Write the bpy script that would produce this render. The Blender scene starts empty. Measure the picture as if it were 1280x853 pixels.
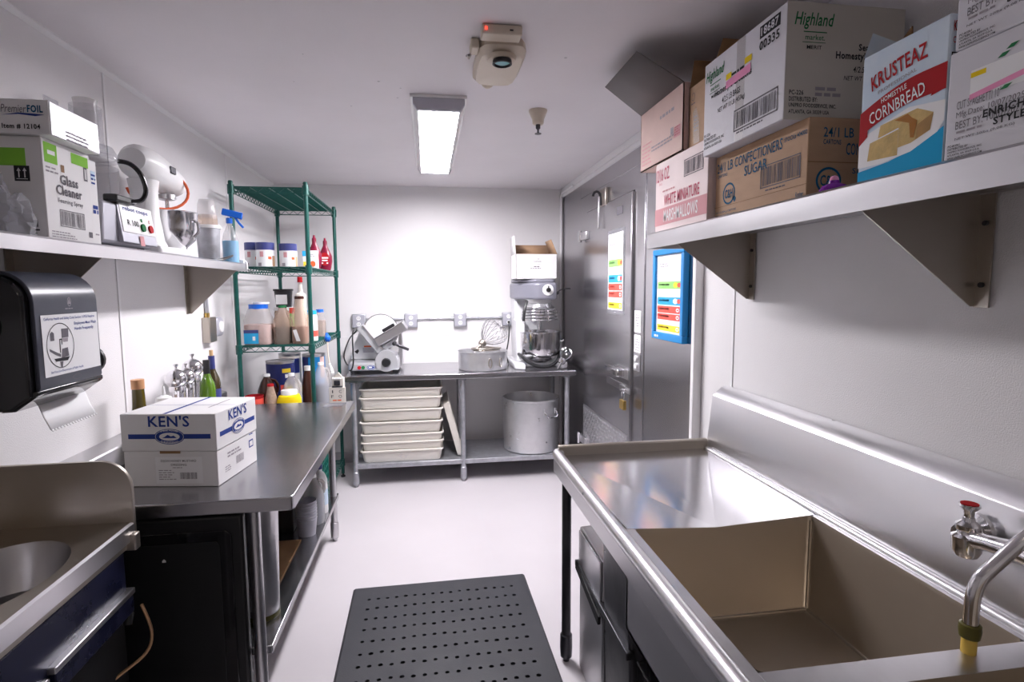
import bpy, math, random
from mathutils import Vector, Matrix, Euler
random.seed(7)
S = bpy.context.scene
C = S.collection
PI = math.pi
# ---------------------------------------------------------------- camera, world, exposure
cam_d = bpy.data.cameras.new('camera'); cam = bpy.data.objects.new('camera', cam_d); C.objects.link(cam)
cam_d.sensor_width = 36; cam_d.lens = 694.56 / 1280 * 36; cam_d.clip_start = .02
cam.matrix_world = Matrix.Translation((0, 0, 1.56)) @ Euler((PI/2 - .09565, 0, -.14989)).to_matrix().to_4x4() @ Matrix.Rotation(-.00603, 4, 'Z')
S.camera = cam
w = bpy.data.worlds.new('world'); S.world = w; w.use_nodes = True
w.node_tree.nodes['Background'].inputs[0].default_value = (.8, .8, .85, 1)
w.node_tree.nodes['Background'].inputs[1].default_value = .05
S.view_settings.view_transform = 'Standard'; S.view_settings.look = 'None'
S.view_settings.gamma = 1; S.view_settings.use_curve_mapping = False
S.view_settings.exposure = 0.0
LAMP = 106.0       # ceiling lamp over the aisle
LAMP_FILL = 6.5       # added fill lamp on the ceiling, unseen behind the camera

# ---------------------------------------------------------------- materials
MT = {}
def mat(name, col, rough=.5, metal=0., var=0., vscale=8., bump=0., bscale=60., rvar=0., stretch=(1,1,1), emit=0., alpha=1., trans=0., ior=1.45, spec=.5, coat=0., var2=None):
    if name in MT: return MT[name]
    if name.startswith('ink') or name in ('red', 'yellow', 'pinkhi', 'cyan', 'sky', 'limegreen'): rough, spec = .75, .2
    m = bpy.data.materials.new(name); m.use_nodes = True
    nt = m.node_tree; N = nt.nodes; L = nt.links; b = N['Principled BSDF']
    c = (*col, 1)
    b.inputs['Base Color'].default_value = c; b.inputs['Roughness'].default_value = rough
    b.inputs['Metallic'].default_value = metal; b.inputs['IOR'].default_value = ior
    b.inputs['Specular IOR Level'].default_value = spec
    b.inputs['Transmission Weight'].default_value = trans; b.inputs['Coat Weight'].default_value = coat
    if emit: b.inputs['Emission Color'].default_value = c; b.inputs['Emission Strength'].default_value = emit
    b.inputs['Alpha'].default_value = alpha
    if var or rvar or bump:
        tc = N.new('ShaderNodeTexCoord'); mp = N.new('ShaderNodeMapping'); mp.inputs['Scale'].default_value = stretch
        L.new(tc.outputs['Object'], mp.inputs['Vector'])
    if var or rvar:
        n = N.new('ShaderNodeTexNoise'); n.inputs['Scale'].default_value = vscale; n.inputs['Detail'].default_value = 5; n.inputs['Roughness'].default_value = .6
        L.new(mp.outputs[0], n.inputs['Vector'])
    if var:
        r = N.new('ShaderNodeValToRGB'); r.color_ramp.elements[0].position = .3; r.color_ramp.elements[1].position = .72
        d = var2 if var2 else tuple(x * (1 - var) for x in col)
        r.color_ramp.elements[0].color = (*d, 1); r.color_ramp.elements[1].color = c
        L.new(n.outputs['Fac'], r.inputs[0]); L.new(r.outputs[0], b.inputs['Base Color'])
    if rvar:
        q = N.new('ShaderNodeMapRange'); q.inputs['From Min'].default_value = .3; q.inputs['From Max'].default_value = .7
        q.inputs['To Min'].default_value = max(.02, rough - rvar); q.inputs['To Max'].default_value = rough + rvar
        L.new(n.outputs['Fac'], q.inputs[0]); L.new(q.outputs[0], b.inputs['Roughness'])
    if bump:
        n2 = N.new('ShaderNodeTexNoise'); n2.inputs['Scale'].default_value = bscale; n2.inputs['Detail'].default_value = 3
        L.new(mp.outputs[0], n2.inputs['Vector'])
        bp = N.new('ShaderNodeBump'); bp.inputs['Strength'].default_value = bump; bp.inputs['Distance'].default_value = .004
        L.new(n2.outputs['Fac'], bp.inputs['Height']); L.new(bp.outputs[0], b.inputs['Normal'])
    MT[name] = m; return m
def clear(name, col, fac=.35, rough=.12):
    """thin clear plastic: see-through with a tinted, glossy share"""
    if name in MT: return MT[name]
    m = mat(name, col, rough, spec=.6); nt = m.node_tree; N = nt.nodes; L = nt.links
    t = N.new('ShaderNodeBsdfTransparent'); t.inputs[0].default_value = (*[.5 + .5*x for x in col], 1)
    mx = N.new('ShaderNodeMixShader'); mx.inputs[0].default_value = fac
    L.new(t.outputs[0], mx.inputs[1]); L.new(N['Principled BSDF'].outputs[0], mx.inputs[2])
    L.new(mx.outputs[0], N['Material Output'].inputs[0]); return m
mat('frp', (.80, .785, .79), .42, bump=.35, bscale=260, var=.03, vscale=3)
mat('frp_back', (.80, .785, .79), .4, bump=.25, bscale=200, var=.03, vscale=3)
mat('strip', (.82, .81, .82), .4)
mat('ceil', (.80, .765, .785), .6, var=.06, vscale=1.6, bump=.1, bscale=120)
mat('floor', (.56, .53, .55), .42, var=.07, vscale=2.2, rvar=.08, bump=.08, bscale=150)
mat('seam', (.55, .53, .55), .6)
mat('base', (.5, .48, .5), .6)
mat('steel', (.58, .57, .585), .30, 1, var=.05, vscale=5, rvar=.02, stretch=(6, 1, 6))
mat('steel_top', (.46, .455, .475), .24, 1, var=.05, vscale=9, rvar=.018, stretch=(6, 1, 1))
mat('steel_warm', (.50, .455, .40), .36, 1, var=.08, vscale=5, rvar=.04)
mat('steel_wall', (.54, .53, .55), .25, 1, var=.06, vscale=4, rvar=.012, stretch=(1, 4, .25))
mat('steel_light', (.74, .73, .75), .30, 1, var=.04, vscale=4, rvar=.03)
mat('steel_bowl', (.50, .435, .355), .38, .72, var=.07, vscale=6, rvar=.03)
mat('steel_drain', (.66, .655, .68), .17, 1, var=.03, vscale=5, rvar=.02)
mat('foilside', (.50, .50, .53), .45, .9, var=.35, vscale=30)
mat('bright', (.75, .74, .76), .14, 1)
mat('galv', (.55, .56, .60), .45, .85, var=.3, vscale=25, rvar=.1)
mat('alu', (.78, .78, .80), .34, .85, var=.12, vscale=14, rvar=.08)
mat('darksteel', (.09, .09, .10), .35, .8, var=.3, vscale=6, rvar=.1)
mat('castgrey', (.47, .47, .53), .42, .25, var=.06, vscale=10)
mat('headgrey', (.27, .27, .32), .4, .25, var=.06, vscale=10)
mat('castwhite', (.74, .74, .76), .4, .1, var=.05)
mat('slicer', (.66, .67, .70), .32, .55, var=.1, vscale=9)
mat('black', (.016, .016, .018), .38)
mat('blackgloss', (.012, .012, .014), .12, coat=.4)
mat('blackmat', (.008, .008, .009), .5, var=.25, vscale=14, bump=.1, bscale=300)
mat('hole', (.004, .004, .004), .8)
mat('rubber', (.03, .031, .039), .55, var=.3, vscale=5, rvar=.12, bump=.15, bscale=200)
mat('navy_panel', (.012, .014, .045), .28, .2, var=.5, vscale=8, rvar=.1)
mat('disp', (.06, .066, .09), .3, var=.15, vscale=30)
mat('green', (.012, .10, .083), .34, .2, var=.3, vscale=30)
mat('crate', (.008, .13, .10), .5)
mat('card', (.80, .79, .79), .62, var=.04, vscale=5)
mat('card_lilac', (.70, .69, .74), .62, var=.05, vscale=5)
mat('card_cream', (.64, .60, .54), .62, var=.06, vscale=5)
mat('card_pink', (.80, .66, .65), .62, var=.09, vscale=5)
mat('kraft', (.50, .315, .19), .75, var=.13, vscale=9, bump=.05, bscale=70, stretch=(1, 1, 4))
mat('kraft_pink', (.66, .47, .42), .72, var=.12, vscale=5)
mat('kraft_dark', (.30, .165, .075), .75, var=.2, vscale=9)
mat('flapgrey', (.20, .185, .185), .8)

mat('ink', (.03, .03, .035), .6); mat('inkgrey', (.16, .15, .17), .6); mat('inkpale', (.36, .33, .36), .6)
mat('inkblue', (.03, .06, .27), .5); mat('inkteal', (.01, .10, .20), .5); mat('inkgreen', (.02, .17, .06), .5)
mat('inkpink', (.62, .14, .2), .6); mat('inkpalepink', (.66, .33, .35), .6)
mat('red', (.42, .012, .018), .4); mat('yellow', (.85, .62, .01), .45); mat('pinkhi', (.86, .34, .55), .6)
mat('paper', (.86, .86, .87), .6); mat('limegreen', (.24, .55, .06), .5); mat('sgreen', (.30, .66, .18), .5)
mat('sblue', (.02, .38, .70), .45); mat('sred', (.85, .10, .07), .5); mat('syellow', (.92, .68, .04), .5)
mat('framblue', (.01, .25, .62), .35)
mat('cyan', (.01, .36, .66), .4); mat('sky', (.50, .66, .82), .45, var=.35, vscale=6, var2=(.72, .80, .88))
mat('cornbread', (.72, .50, .17), .7, var=.3, vscale=40, bump=.3, bscale=120); mat('crust', (.45, .24, .06), .7, var=.3, vscale=30); mat('syrup', (.40, .15, .01), .2)
mat('whiteplastic', (.82, .82, .82), .35); mat('offplastic', (.76, .72, .66), .4, var=.04, vscale=4)
mat('cream', (.66, .58, .47), .42, var=.06, vscale=12)
mat('brass', (.62, .42, .13), .3, .9); mat('copperpipe', (.5, .3, .16), .35, .6)
mat('glassgreen', (.09, .19, .012), .1, coat=.5); mat('glassdark', (.05, .035, .012), .1, coat=.5); mat('glassolive', (.10, .075, .008), .12, coat=.4)
mat('cork', (.62, .40, .20), .7); mat('copperlid', (.68, .36, .18), .4, .2)
mat('blueplastic', (.01, .13, .62), .35); mat('navylid', (.045, .055, .20), .35)
mat('syrupred', (.22, .012, .04), .25); mat('colabrown', (.045, .015, .01), .2); mat('liqdark', (.015, .012, .014), .2); mat('liqrust', (.27, .10, .055), .3)
mat('liqblue', (.11, .16, .28), .3); mat('pinksalt', (.72, .47, .40), .7, var=.2, vscale=60); mat('oats', (.46, .33, .25), .7, var=.35, vscale=80)
mat('orange', (.72, .12, .03), .4); mat('lcd', (.25, .55, .58), .15)
mat('canblue', (.02, .03, .17), .3); mat('purple', (.20, .02, .32), .25); mat('olivehose', (.10, .09, .015), .4); mat('hosetip', (.75, .52, .10), .4)
mat('twine', (.42, .36, .30), .8)
mat('lens', (.985, .95, 1), .4, emit=LAMP); mat('lens_fill', (1, .89, .76), .4, emit=LAMP_FILL)
mat('led', (1, .05, .03), .3, emit=3)
mat('diamond', (.60, .60, .62), .28, 1, var=.1, vscale=30)
clear('clearplastic', (.72, .72, .75), .17, .06); clear('jug', (.80, .77, .75), .36, .25); clear('bagplastic', (.85, .86, .9), .28, .08); clear('cupclear', (.78, .76, .76), .26, .15)
clear('tape', (.72, .69, .67), .25, .4); clear('cuptan', (.74, .60, .50), .32, .25)

# ---------------------------------------------------------------- mesh helpers
ORG = {}
class M:
    def __init__(s): s.v = []; s.f = []
    def add(s, vs, fs):
        o = len(s.v); s.v += [tuple(p) for p in vs]; s.f += [tuple(i + o for i in f) for f in fs]; return s
    def box(s, x0, y0, z0, x1, y1, z1):
        v = [(x, y, z) for z in (z0, z1) for y in (y0, y1) for x in (x0, x1)]
        return s.add(v, [(0,2,3,1), (4,5,7,6), (0,1,5,4), (2,6,7,3), (0,4,6,2), (1,3,7,5)])
    def obox(s, c, size, rot=(0,0,0)):
        R = Euler(rot).to_matrix(); c = Vector(c); h = [x/2 for x in size]
        v = [c + R @ Vector((x*h[0], y*h[1], z*h[2])) for z in (-1,1) for y in (-1,1) for x in (-1,1)]
        return s.add(v, [(0,2,3,1), (4,5,7,6), (0,1,5,4), (2,6,7,3), (0,4,6,2), (1,3,7,5)])
    def cyl(s, p0, p1, r0, r1=None, n=16, caps=True):
        p0 = Vector(p0); p1 = Vector(p1); r1 = r0 if r1 is None else r1
        d = (p1 - p0).normalized(); a = d.orthogonal().normalized(); b = d.cross(a)
        v = []
        for p, r in ((p0, r0), (p1, r1)):
            v += [p + (a*math.cos(2*PI*i/n) + b*math.sin(2*PI*i/n)) * r for i in range(n)]
        f = [(i, (i+1) % n, n + (i+1) % n, n + i) for i in range(n)]
        if caps: f += [tuple(range(n-1, -1, -1)), tuple(range(n, 2*n))]
        return s.add(v, f)
    def lathe(s, prof, c=(0,0,0), n=24, sx=1., sy=1., p=2., R=None, rot=0.):
        """profile (r, z) turned about z; p > 2 squares the cross-section; open ends close at r = 0"""
        c = Vector(c); rings = []; v = []; f = []
        for r, z in prof:
            if r <= 1e-6: rings.append([len(v)]); v.append(Vector((0,0,z)))
            else:
                ring = []
                for i in range(n):
                    t = 2*PI*i/n + rot; ct, st = math.cos(t), math.sin(t)
                    k = (abs(ct)**p + abs(st)**p) ** (-1/p)
                    ring.append(len(v)); v.append(Vector((r*k*ct*sx, r*k*st*sy, z)))
                rings.append(ring)
        for a, b in zip(rings, rings[1:]):
            if len(a) == 1 and len(b) == 1: continue
            for i in range(n):
                j = (i+1) % n
                if len(a) == 1: f.append((a[0], b[j], b[i]))
                elif len(b) == 1: f.append((a[i], a[j], b[0]))
                else: f.append((a[i], a[j], b[j], b[i]))
        if R is not None: v = [R @ q for q in v]
        return s.add([q + c for q in v], f)
    def tube(s, pts, r, n=8, closed=False, soft=False):
        if soft:
            Q = [Vector(p) for p in pts]; o = []
            for i in range(len(Q)-1):
                p0, p1, p2, p3 = Q[max(i-1,0)], Q[i], Q[i+1], Q[min(i+2,len(Q)-1)]
                for k in range(5):
                    u = k/5; o.append(.5*((2*p1) + (p2-p0)*u + (2*p0-5*p1+4*p2-p3)*u*u + (3*p1-p0-3*p2+p3)*u**3))
            pts = o + [Q[-1]]
        P = [Vector(p) for p in pts]; m = len(P); v = []; f = []; a = None
        for i, p in enumerate(P):
            if closed: d = P[(i+1) % m] - P[i-1]
            else: d = P[min(i+1, m-1)] - P[max(i-1, 0)]
            d.normalize()
            if a is None: a = d.orthogonal().normalized()
            a = (a - d * a.dot(d)); a = a.normalized() if a.length > 1e-6 else d.orthogonal().normalized()
            b = d.cross(a); rr = r[i] if isinstance(r, (list, tuple)) else r
            v += [p + (a*math.cos(2*PI*k/n) + b*math.sin(2*PI*k/n)) * rr for k in range(n)]
        for i in range(m if closed else m-1):
            j = (i+1) % m
            f += [(i*n + k, i*n + (k+1) % n, j*n + (k+1) % n, j*n + k) for k in range(n)]
        if not closed: f += [tuple(range(n-1, -1, -1)), tuple(range((m-1)*n, m*n))]
        return s.add(v, f)
    def prism(s, pts, ax, a, b):
        """polygon in the plane across axis ax ('x': (y,z), 'y': (x,z), 'z': (x,y)) from a to b"""
        mk = {'x': lambda p, t: (t, p[0], p[1]), 'y': lambda p, t: (p[0], t, p[1]), 'z': lambda p, t: (p[0], p[1], t)}[ax]
        n = len(pts); v = [mk(p, a) for p in pts] + [mk(p, b) for p in pts]
        return s.add(v, [tuple(range(n-1, -1, -1)), tuple(range(n, 2*n))] + [(i, (i+1) % n, n + (i+1) % n, n + i) for i in range(n)])
    def ball(s, c, r, n=14, sz=1., R=None):
        k = n//2
        return s.lathe([(r*math.sin(PI*i/k), -r*sz*math.cos(PI*i/k)) if 0 < i < k else (0, -r*sz if i == 0 else r*sz) for i in range(k+1)], c, n, R=R)
    def build(s, name, m, parent=None, bevel=0., angle=38, seg=2, recalc=True):
        import bmesh
        me = bpy.data.meshes.new(name); o0 = Vector(ORG.get(parent.name, (0,0,0))) if parent else Vector((0,0,0))
        me.from_pydata([tuple(Vector(p) - o0) for p in s.v], [], s.f)
        if recalc:
            bm = bmesh.new(); bm.from_mesh(me); bmesh.ops.recalc_face_normals(bm, faces=bm.faces); bm.to_mesh(me); bm.free()
        me.materials.append(MT[m]); o = bpy.data.objects.new(name, me); C.objects.link(o)
        if parent: o.parent = parent; ORG[o.name] = tuple(o0)
        for p in me.polygons: p.use_smooth = True
        me.set_sharp_from_angle(angle=math.radians(angle))
        if bevel:
            b = o.modifiers.new('bevel', 'BEVEL'); b.width = bevel; b.segments = seg; b.limit_method = 'ANGLE'; b.angle_limit = .6; b.harden_normals = False
        return o
def tag(o, label, cat, group=None):
    o['label'] = label; o['category'] = cat
    if group: o['group'] = group
    return o
def thing(name, label, cat, loc, group=None, rotz=0., local=False):
    o = bpy.data.objects.new(name, None); o.empty_display_size = .05; C.objects.link(o)
    o.location = loc; o.rotation_euler = (0, 0, rotz); ORG[o.name] = (0,0,0) if local else tuple(loc)
    return tag(o, label, cat, group)
def struct(o): o['kind'] = 'structure'; return o
def sroot(name, loc):
    o = bpy.data.objects.new(name, None); C.objects.link(o); o.location = loc; ORG[o.name] = tuple(loc); return struct(o)
def copy_tree(o, parent=None):
    c = o.copy(); C.objects.link(c)
    if parent: c.parent = parent
    for ch in list(o.children): copy_tree(ch, c)
    return c
# flat print: a frame is (origin, right, up, normal)
def fr(kind, x, y, z):
    d = {'-x': ((0,-1,0), (0,0,1), (-1,0,0)), '+x': ((0,1,0), (0,0,1), (1,0,0)), '-y': ((1,0,0), (0,0,1), (0,-1,0)), '+z': ((1,0,0), (0,1,0), (0,0,1))}[kind]
    return (Vector((x,y,z)), *[Vector(q) for q in d])
def at(F, u, v, off=.0008): return F[0] + F[1]*u + F[2]*v + F[3]*off
def poly(par, F, pts, m, name='print', off=.0007):
    me = M(); me.add([at(F, *p, off) for p in pts], [tuple(range(len(pts)))]); return me.build(name, m, par, recalc=False)
def rect(par, F, u0, v0, u1, v1, m, name='print', off=.0007):
    return poly(par, F, [(u0,v0), (u1,v0), (u1,v1), (u0,v1)], m, name, off)
def ell(par, F, u, v, ru, rv, m, name='print', off=.0007, n=20, ring=0.):
    if not ring: return poly(par, F, [(u + ru*math.cos(2*PI*i/n), v + rv*math.sin(2*PI*i/n)) for i in range(n)], m, name, off)
    me = M(); a = [at(F, u + ru*math.cos(2*PI*i/n), v + rv*math.sin(2*PI*i/n), off) for i in range(n)]
    b = [at(F, u + (ru-ring)*math.cos(2*PI*i/n), v + (rv-ring)*math.sin(2*PI*i/n), off) for i in range(n)]
    me.add(a + b, [(i, (i+1) % n, n + (i+1) % n, n + i) for i in range(n)]); return me.build(name, m, par, recalc=False)
def lines(par, F, items, m, name='print', off=.0009):
    """many little bars (u0,v0,u1,v1) joined into one print mesh"""
    me = M()
    for u0, v0, u1, v1 in items: me.add([at(F, *p, off) for p in ((u0,v0), (u1,v0), (u1,v1), (u0,v1))], [(0,1,2,3)])
    return me.build(name, m, par, recalc=False)
def small(par, F, u0, v0, w_, rows, pitch, m='inkgrey', h=.45, seed=1):
    """print too small to read: rows of word-length dashes"""
    rd = random.Random(seed); it = []
    for r in range(rows):
        u = 0; end = w_ * rd.uniform(.65, 1)
        while u < end:
            k = rd.uniform(.6, 2.2) * pitch; it.append((u0+u, v0 - r*pitch, u0 + min(u+k, w_), v0 - r*pitch + pitch*h)); u += k + pitch*.4
    return lines(par, F, it, m)
def barcode(par, F, u0, v0, u1, v1, m='ink', frame=0., seed=3):
    rd = random.Random(seed); it = []; u = u0 + frame*2
    while u < u1 - frame*2:
        k = rd.choice((.006, .01, .016)) * (u1-u0)*1.3; it.append((u, v0+frame*2, min(u+k, u1-frame), v1-frame*2)); u += k + rd.choice((.008, .012, .018))*(u1-u0)*1.3
    if frame: it += [(u0,v0,u1,v0+frame), (u0,v1-frame,u1,v1), (u0,v0,u0+frame,v1), (u1-frame,v0,u1,v1)]
    return lines(par, F, it, m, 'barcode')
FONT_CACHE = {}
def txt(par, F, u0, v0, w_, h_, s, m, bold=0., shear=0., rot=0., off=.0012, name='lettering', arc=0.):
    """lettering fitted into the rectangle (u0, v0, w_, h_) of the frame"""
    key = (s, bold, shear)
    if key not in FONT_CACHE:
        cu = bpy.data.curves.new('t', 'FONT'); cu.body = s; cu.resolution_u = 2; cu.offset = bold; cu.shear = shear; cu.space_character = 1 + bold*3
        o = bpy.data.objects.new('t', cu); C.objects.link(o)
        dg = bpy.context.evaluated_depsgraph_get(); me = bpy.data.meshes.new_from_object(o.evaluated_get(dg))
        FONT_CACHE[key] = ([tuple(v.co) for v in me.vertices], [tuple(p.vertices) for p in me.polygons])
        bpy.data.objects.remove(o); bpy.data.curves.remove(cu); bpy.data.meshes.remove(me)
    vs, fs = FONT_CACHE[key]
    xs = [v[0] for v in vs]; ys = [v[1] for v in vs]
    x0, x1, y0, y1 = min(xs), max(xs), min(ys), max(ys); cr, sr = math.cos(rot), math.sin(rot)
    out = []
    for x, y, _ in vs:
        a = (x-x0)/(x1-x0)*w_; b = (y-y0)/max(y1-y0, 1e-6)*h_
        if arc: b += arc * (1 - (2*a/w_ - 1)**2)
        out.append(at(F, u0 + a*cr - b*sr, v0 + a*sr + b*cr, off))
    me = M(); me.add(out, fs); return me.build(name, m, par, recalc=False)

# ================================================================ THE ROOM
WL, XC, XR, YB, YF, CE = -1.28, 1.24, 1.27, 5.05, -1.7, 2.45
fl = sroot('floor', (0, 1.7, 0)); M().box(WL-.1, YF-.1, -.08, XR+.1, YB+.1, 0).build('floor_sheet', 'floor', fl)
M().box(.338, 2.9, 0, .341, 4.42, .0006).build('floor_seam', 'seam', fl)
c = sroot('ceiling', (0, 1.7, CE)); M().box(WL-.1, YF-.1, CE, XR+.1, YB+.1, CE+.08).build('ceiling_board', 'ceil', c)
spots = M()
for x, y, r in ((-.35,2.9,.004), (-.19,2.55,.006), (-.1,2.62,.004), (-.12,2.75,.005), (.55,2.2,.006), (-.55,2.6,.003), (-.45,2.3,.003)): spots.cyl((x,y,CE-.0012), (x,y,CE), r, n=8)
spots.build('chip', 'seam', c)
wl = sroot('wall_left', (WL, 1.7, 0))
for y0, y1 in ((YF, .1), (.1, 1.33), (1.33, 2.556), (2.556, 3.93), (3.93, YB)): M().box(WL-.1, y0, 0, WL, y1, CE).build('wall_panel', 'frp', wl)
for y in (.1, 1.33, 2.556, 3.93): M().box(WL, y-.008, .1, WL+.004, y+.008, CE-.01).build('seam_strip', 'strip', wl)
struct(M().prism([(WL, CE), (WL+.016, CE), (WL+.016, CE-.006), (WL+.006, CE-.016), (WL, CE-.018)], 'y', YF, YB).build('trim_1', 'strip'))
wb = sroot('wall_back', (0, YB, 0)); M().box(WL-.1, YB, 0, XR+.1, YB+.1, CE).build('wall_panel', 'frp_back', wb)
M().box(WL+.02, YB-.003, 1.133, XC-.03, YB, 1.143).build('seam_strip', 'strip', wb)
struct(M().box(WL, YB-.008, 0, XC, YB, .1).build('baseboard_back', 'base')); struct(M().box(WL, YF, 0, WL+.008, YB-.01, .1).build('baseboard_left', 'base'))
wr = sroot('wall_right', (XR, .4, 0))
for y0, y1 in ((YF, .9), (.9, 2.165), (2.165, 2.455)): M().box(XR, y0, 0, XR+.1, y1, CE).build('wall_panel', 'frp', wr)
for y in (.9, 2.165): M().box(XR-.004, y-.006, .1, XR, y+.006, CE-.01).build('seam_strip', 'strip', wr)
struct(M().box(XC-.012, 2.43, 0, XR, 2.462, CE).build('trim_2', 'strip', None, .004))
wf = sroot('wall_front', (0, YF, 0)); M().box(WL-.1, YF-.1, 0, XR+.1, YF, CE).build('wall_panel', 'frp', wf)
# walk-in cooler front: steel panels
wc = sroot('wall_cooler', (XC, 3.7, 0))
for y0, y1, z0, z1 in ((4.44, 5.05, 0, 2.39), (3.065, 4.44, 2.27, 2.39), (2.462, 3.065, 0, 2.39)): M().box(XC, y0+.0015, z0, XC+.1, y1-.0015, z1-.002).build('cooler_panel', 'steel_wall', wc, .003)
M().box(XC+.004, 2.462, 2.385, XC+.1, YB, CE).build('cooler_cap', 'castgrey', wc)
M().prism([(4.44,0), (4.44,2.268), (3.065,2.268), (3.065,0), (3.228,0), (3.228,2.138), (4.258,2.138), (4.258,0)], 'x', XC-.006, XC+.06).build('door_frame', 'steel_wall', wc, .004)
struct(M().box(XC-.012, 2.46, CE-.075, XC+.02, 5.03, CE-.045).build('trim_3', 'strip', None, .004)); struct(M().box(XC-.02, 2.46, CE-.045, XC+.02, 5.03, CE).build('trim_4', 'strip', None, .004))
M().tube([(XC-.02, 5.03, 0), (XC-.02, 5.03, 2.34), (XC-.02, 5.02, 2.385), (XC-.02, 4.98, 2.405), (XC-.02, 4.6, 2.41)], .012, 8).build('corner_cove', 'strip', wc)
# cooler door
dr = sroot('door_1', (XC, 3.74, 0))
M().box(XC-.022, 3.235, .01, XC+.05, 4.252, 2.13).build('door_leaf', 'steel_wall', dr, .004)
M().box(XC-.026, 3.245, .012, XC-.0222, 4.242, .635).build('kick_plate', 'steel_light', dr)
dm = M()
for i in range(33):
    for j in range(20):
        y = 3.262 + i*.030; z = .035 + j*.0302; a = .35 if (i+j) % 2 else PI/2 + .35
        ca, sa = math.cos(a)*.0145, math.sin(a)*.0145; wa, wb_ = -math.sin(a)*.005, math.cos(a)*.005
        dm.add([(XC-.0262, y+ca, z+sa), (XC-.0262, y+wa, z+wb_), (XC-.0262, y-ca, z-sa), (XC-.0262, y-wa, z-wb_), (XC-.0305, y, z)], [(0,1,4), (1,2,4), (2,3,4), (3,0,4)])
k = dm.build('tread_pattern', 'diamond', dr); k['kind'] = 'stuff'
for z in (1.955, .35):
    h = M().box(XC-.045, 4.13, z-.03, XC-.022, 4.36, z+.03).build('hinge', 'steel_light', dr, .006); M().cyl((XC-.05, 4.28, z-.045), (XC-.05, 4.28, z+.045), .014).build('hinge_pin', 'bright', h)
# latch, hasp and padlock
lt = M().box(XC-.03, 3.25, .985, XC-.0222, 3.50, 1.05).build('latch_plate', 'steel_light', dr, .004)
M().prism([(XC-.03, 3.3), (XC-.075, 3.3), (XC-.085, 3.33), (XC-.07, 3.58), (XC-.05, 3.58), (XC-.03, 3.4)], 'z', 1.0, 1.045).build('latch_handle', 'bright', lt, .006)
hs = M().box(XC-.028, 3.30, .902, XC-.0222, 3.66, .948).build('hasp', 'bright', dr, .002)
M().box(XC-.036, 3.20, .905, XC-.028, 3.38, .94).build('hasp_tongue', 'steel_light', hs, .002); M().tube([(XC-.036, 3.27, .925), (XC-.06, 3.27, .925), (XC-.06, 3.23, .925), (XC-.036, 3.23, .925)], .005).build('staple', 'bright', hs)
pl = thing('padlock', 'brass padlock hanging from the hasp on the steel cooler door', 'padlock', (XC-.055, 3.25, .80))
M().box(XC-.068, 3.215, .805, XC-.046, 3.285, .865).build('body', 'brass', pl, .004); M().tube([(XC-.057, 3.228, .86), (XC-.057, 3.228, .90), (XC-.057, 3.238, .916), (XC-.057, 3.25, .921), (XC-.057, 3.262, .916), (XC-.057, 3.272, .90), (XC-.057, 3.272, .86)], .0048).build('shackle', 'bright', pl)
# switch plates beside the door
for z0, z1, lab, y in ((1.29, 1.42, 'upper small white sign plate beside the cooler door edge', 3.15), (1.17, 1.275, 'middle small white sign plate beside the cooler door edge', 3.15)):
    s_ = thing('sign_plate', lab, 'sign', (XC-.004, y, z0)); M().box(XC-.009, y-.05, z0, XC-.006, y+.05, z1).build('plate', 'paper', s_); small(s_, fr('-x', XC-.009, y+.04, z0), .008, z1-z0-.03, .07, 5, .016, 'inkpale', seed=int(z0*100))
s_ = thing('switch_plate', 'steel two-button switch plate beside the cooler door latch', 'switch', (XC-.004, 3.15, 1.06)); M().box(XC-.012, 3.10, 1.06, XC-.006, 3.20, 1.165).build('plate', 'steel_light', s_, .002)
for z in (1.09, 1.135): M().cyl((XC-.012, 3.15, z), (XC-.022, 3.15, z), .017).build('button', 'whiteplastic', s_)
# hook with a roller at the top of the door
hk = thing('door_closer', 'chrome roller closer hook at the top of the cooler door', 'door closer', (XC-.03, 3.82, 1.96))
M().box(XC-.03, 3.72, 2.12, XC-.0065, 3.86, 2.24).build('bracket', 'steel_warm', hk, .006)
M().tube([(XC-.035, 3.80, 2.13)] + [(XC-.06 + .026*math.cos(t), 3.82, 2.19 + .034*math.sin(t)) for t in [i*.45 for i in range(8)]], .009).build('hook', 'darksteel', hk)
M().box(XC-.05, 3.805, 1.97, XC-.04, 3.83, 2.19).build('strap', 'steel_light', hk, .004)
ell_ = None
# maker plate on the door
rect(dr, fr('-x', XC-.0222, 3.50, 2.02), 0, 0, .11, .05, 'inkgrey', 'maker_plate', .001); small(dr, fr('-x', XC-.0222, 3.50, 2.02), .015, .02, .1, 1, .03, 'paper', .7)

def poster(par, F, w_, h_, seed):
    """food safety poster: headline, then coloured shelf bands"""
    rect(par, F, 0, 0, w_, h_, 'paper', 'sheet', .0006)
    small(par, F, w_*.1, h_*.88, w_*.35, 2, h_*.03, 'inkpale', seed=seed); lines(par, F, [(w_*.1, h_*.76, w_*.9, h_*.763)], 'inkpale')
    for v0, v1, m, pic in ((.565, .66, 'sgreen', 1), (.36, .46, 'sblue', 1), (.255, .345, 'sred', 0), (.165, .245, 'sred', 0), (.02, .10, 'syellow', 0)):
        rect(par, F, w_*.04, h_*v0, w_*.96, h_*v1, m, 'band', .0009); small(par, F, w_*.1, h_*(v0 + (v1-v0)*.45), w_*.45, 1, h_*.03, 'paper', .8, seed)
        if pic: ell(par, F, w_*.75, h_*(v0+v1)/2, w_*.09, h_*.035, 'syellow' if m == 'sgreen' else 'paper', 'picture', .0012, 12); ell(par, F, w_*.88, h_*(v0+v1)/2, w_*.07, h_*.03, 'sred', 'picture', .0013, 12)
        else: ell(par, F, w_*.84, h_*(v0+v1)/2, w_*.06, h_*.025, 'paper', 'picture', .0012, 12, ring=.006)
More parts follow.
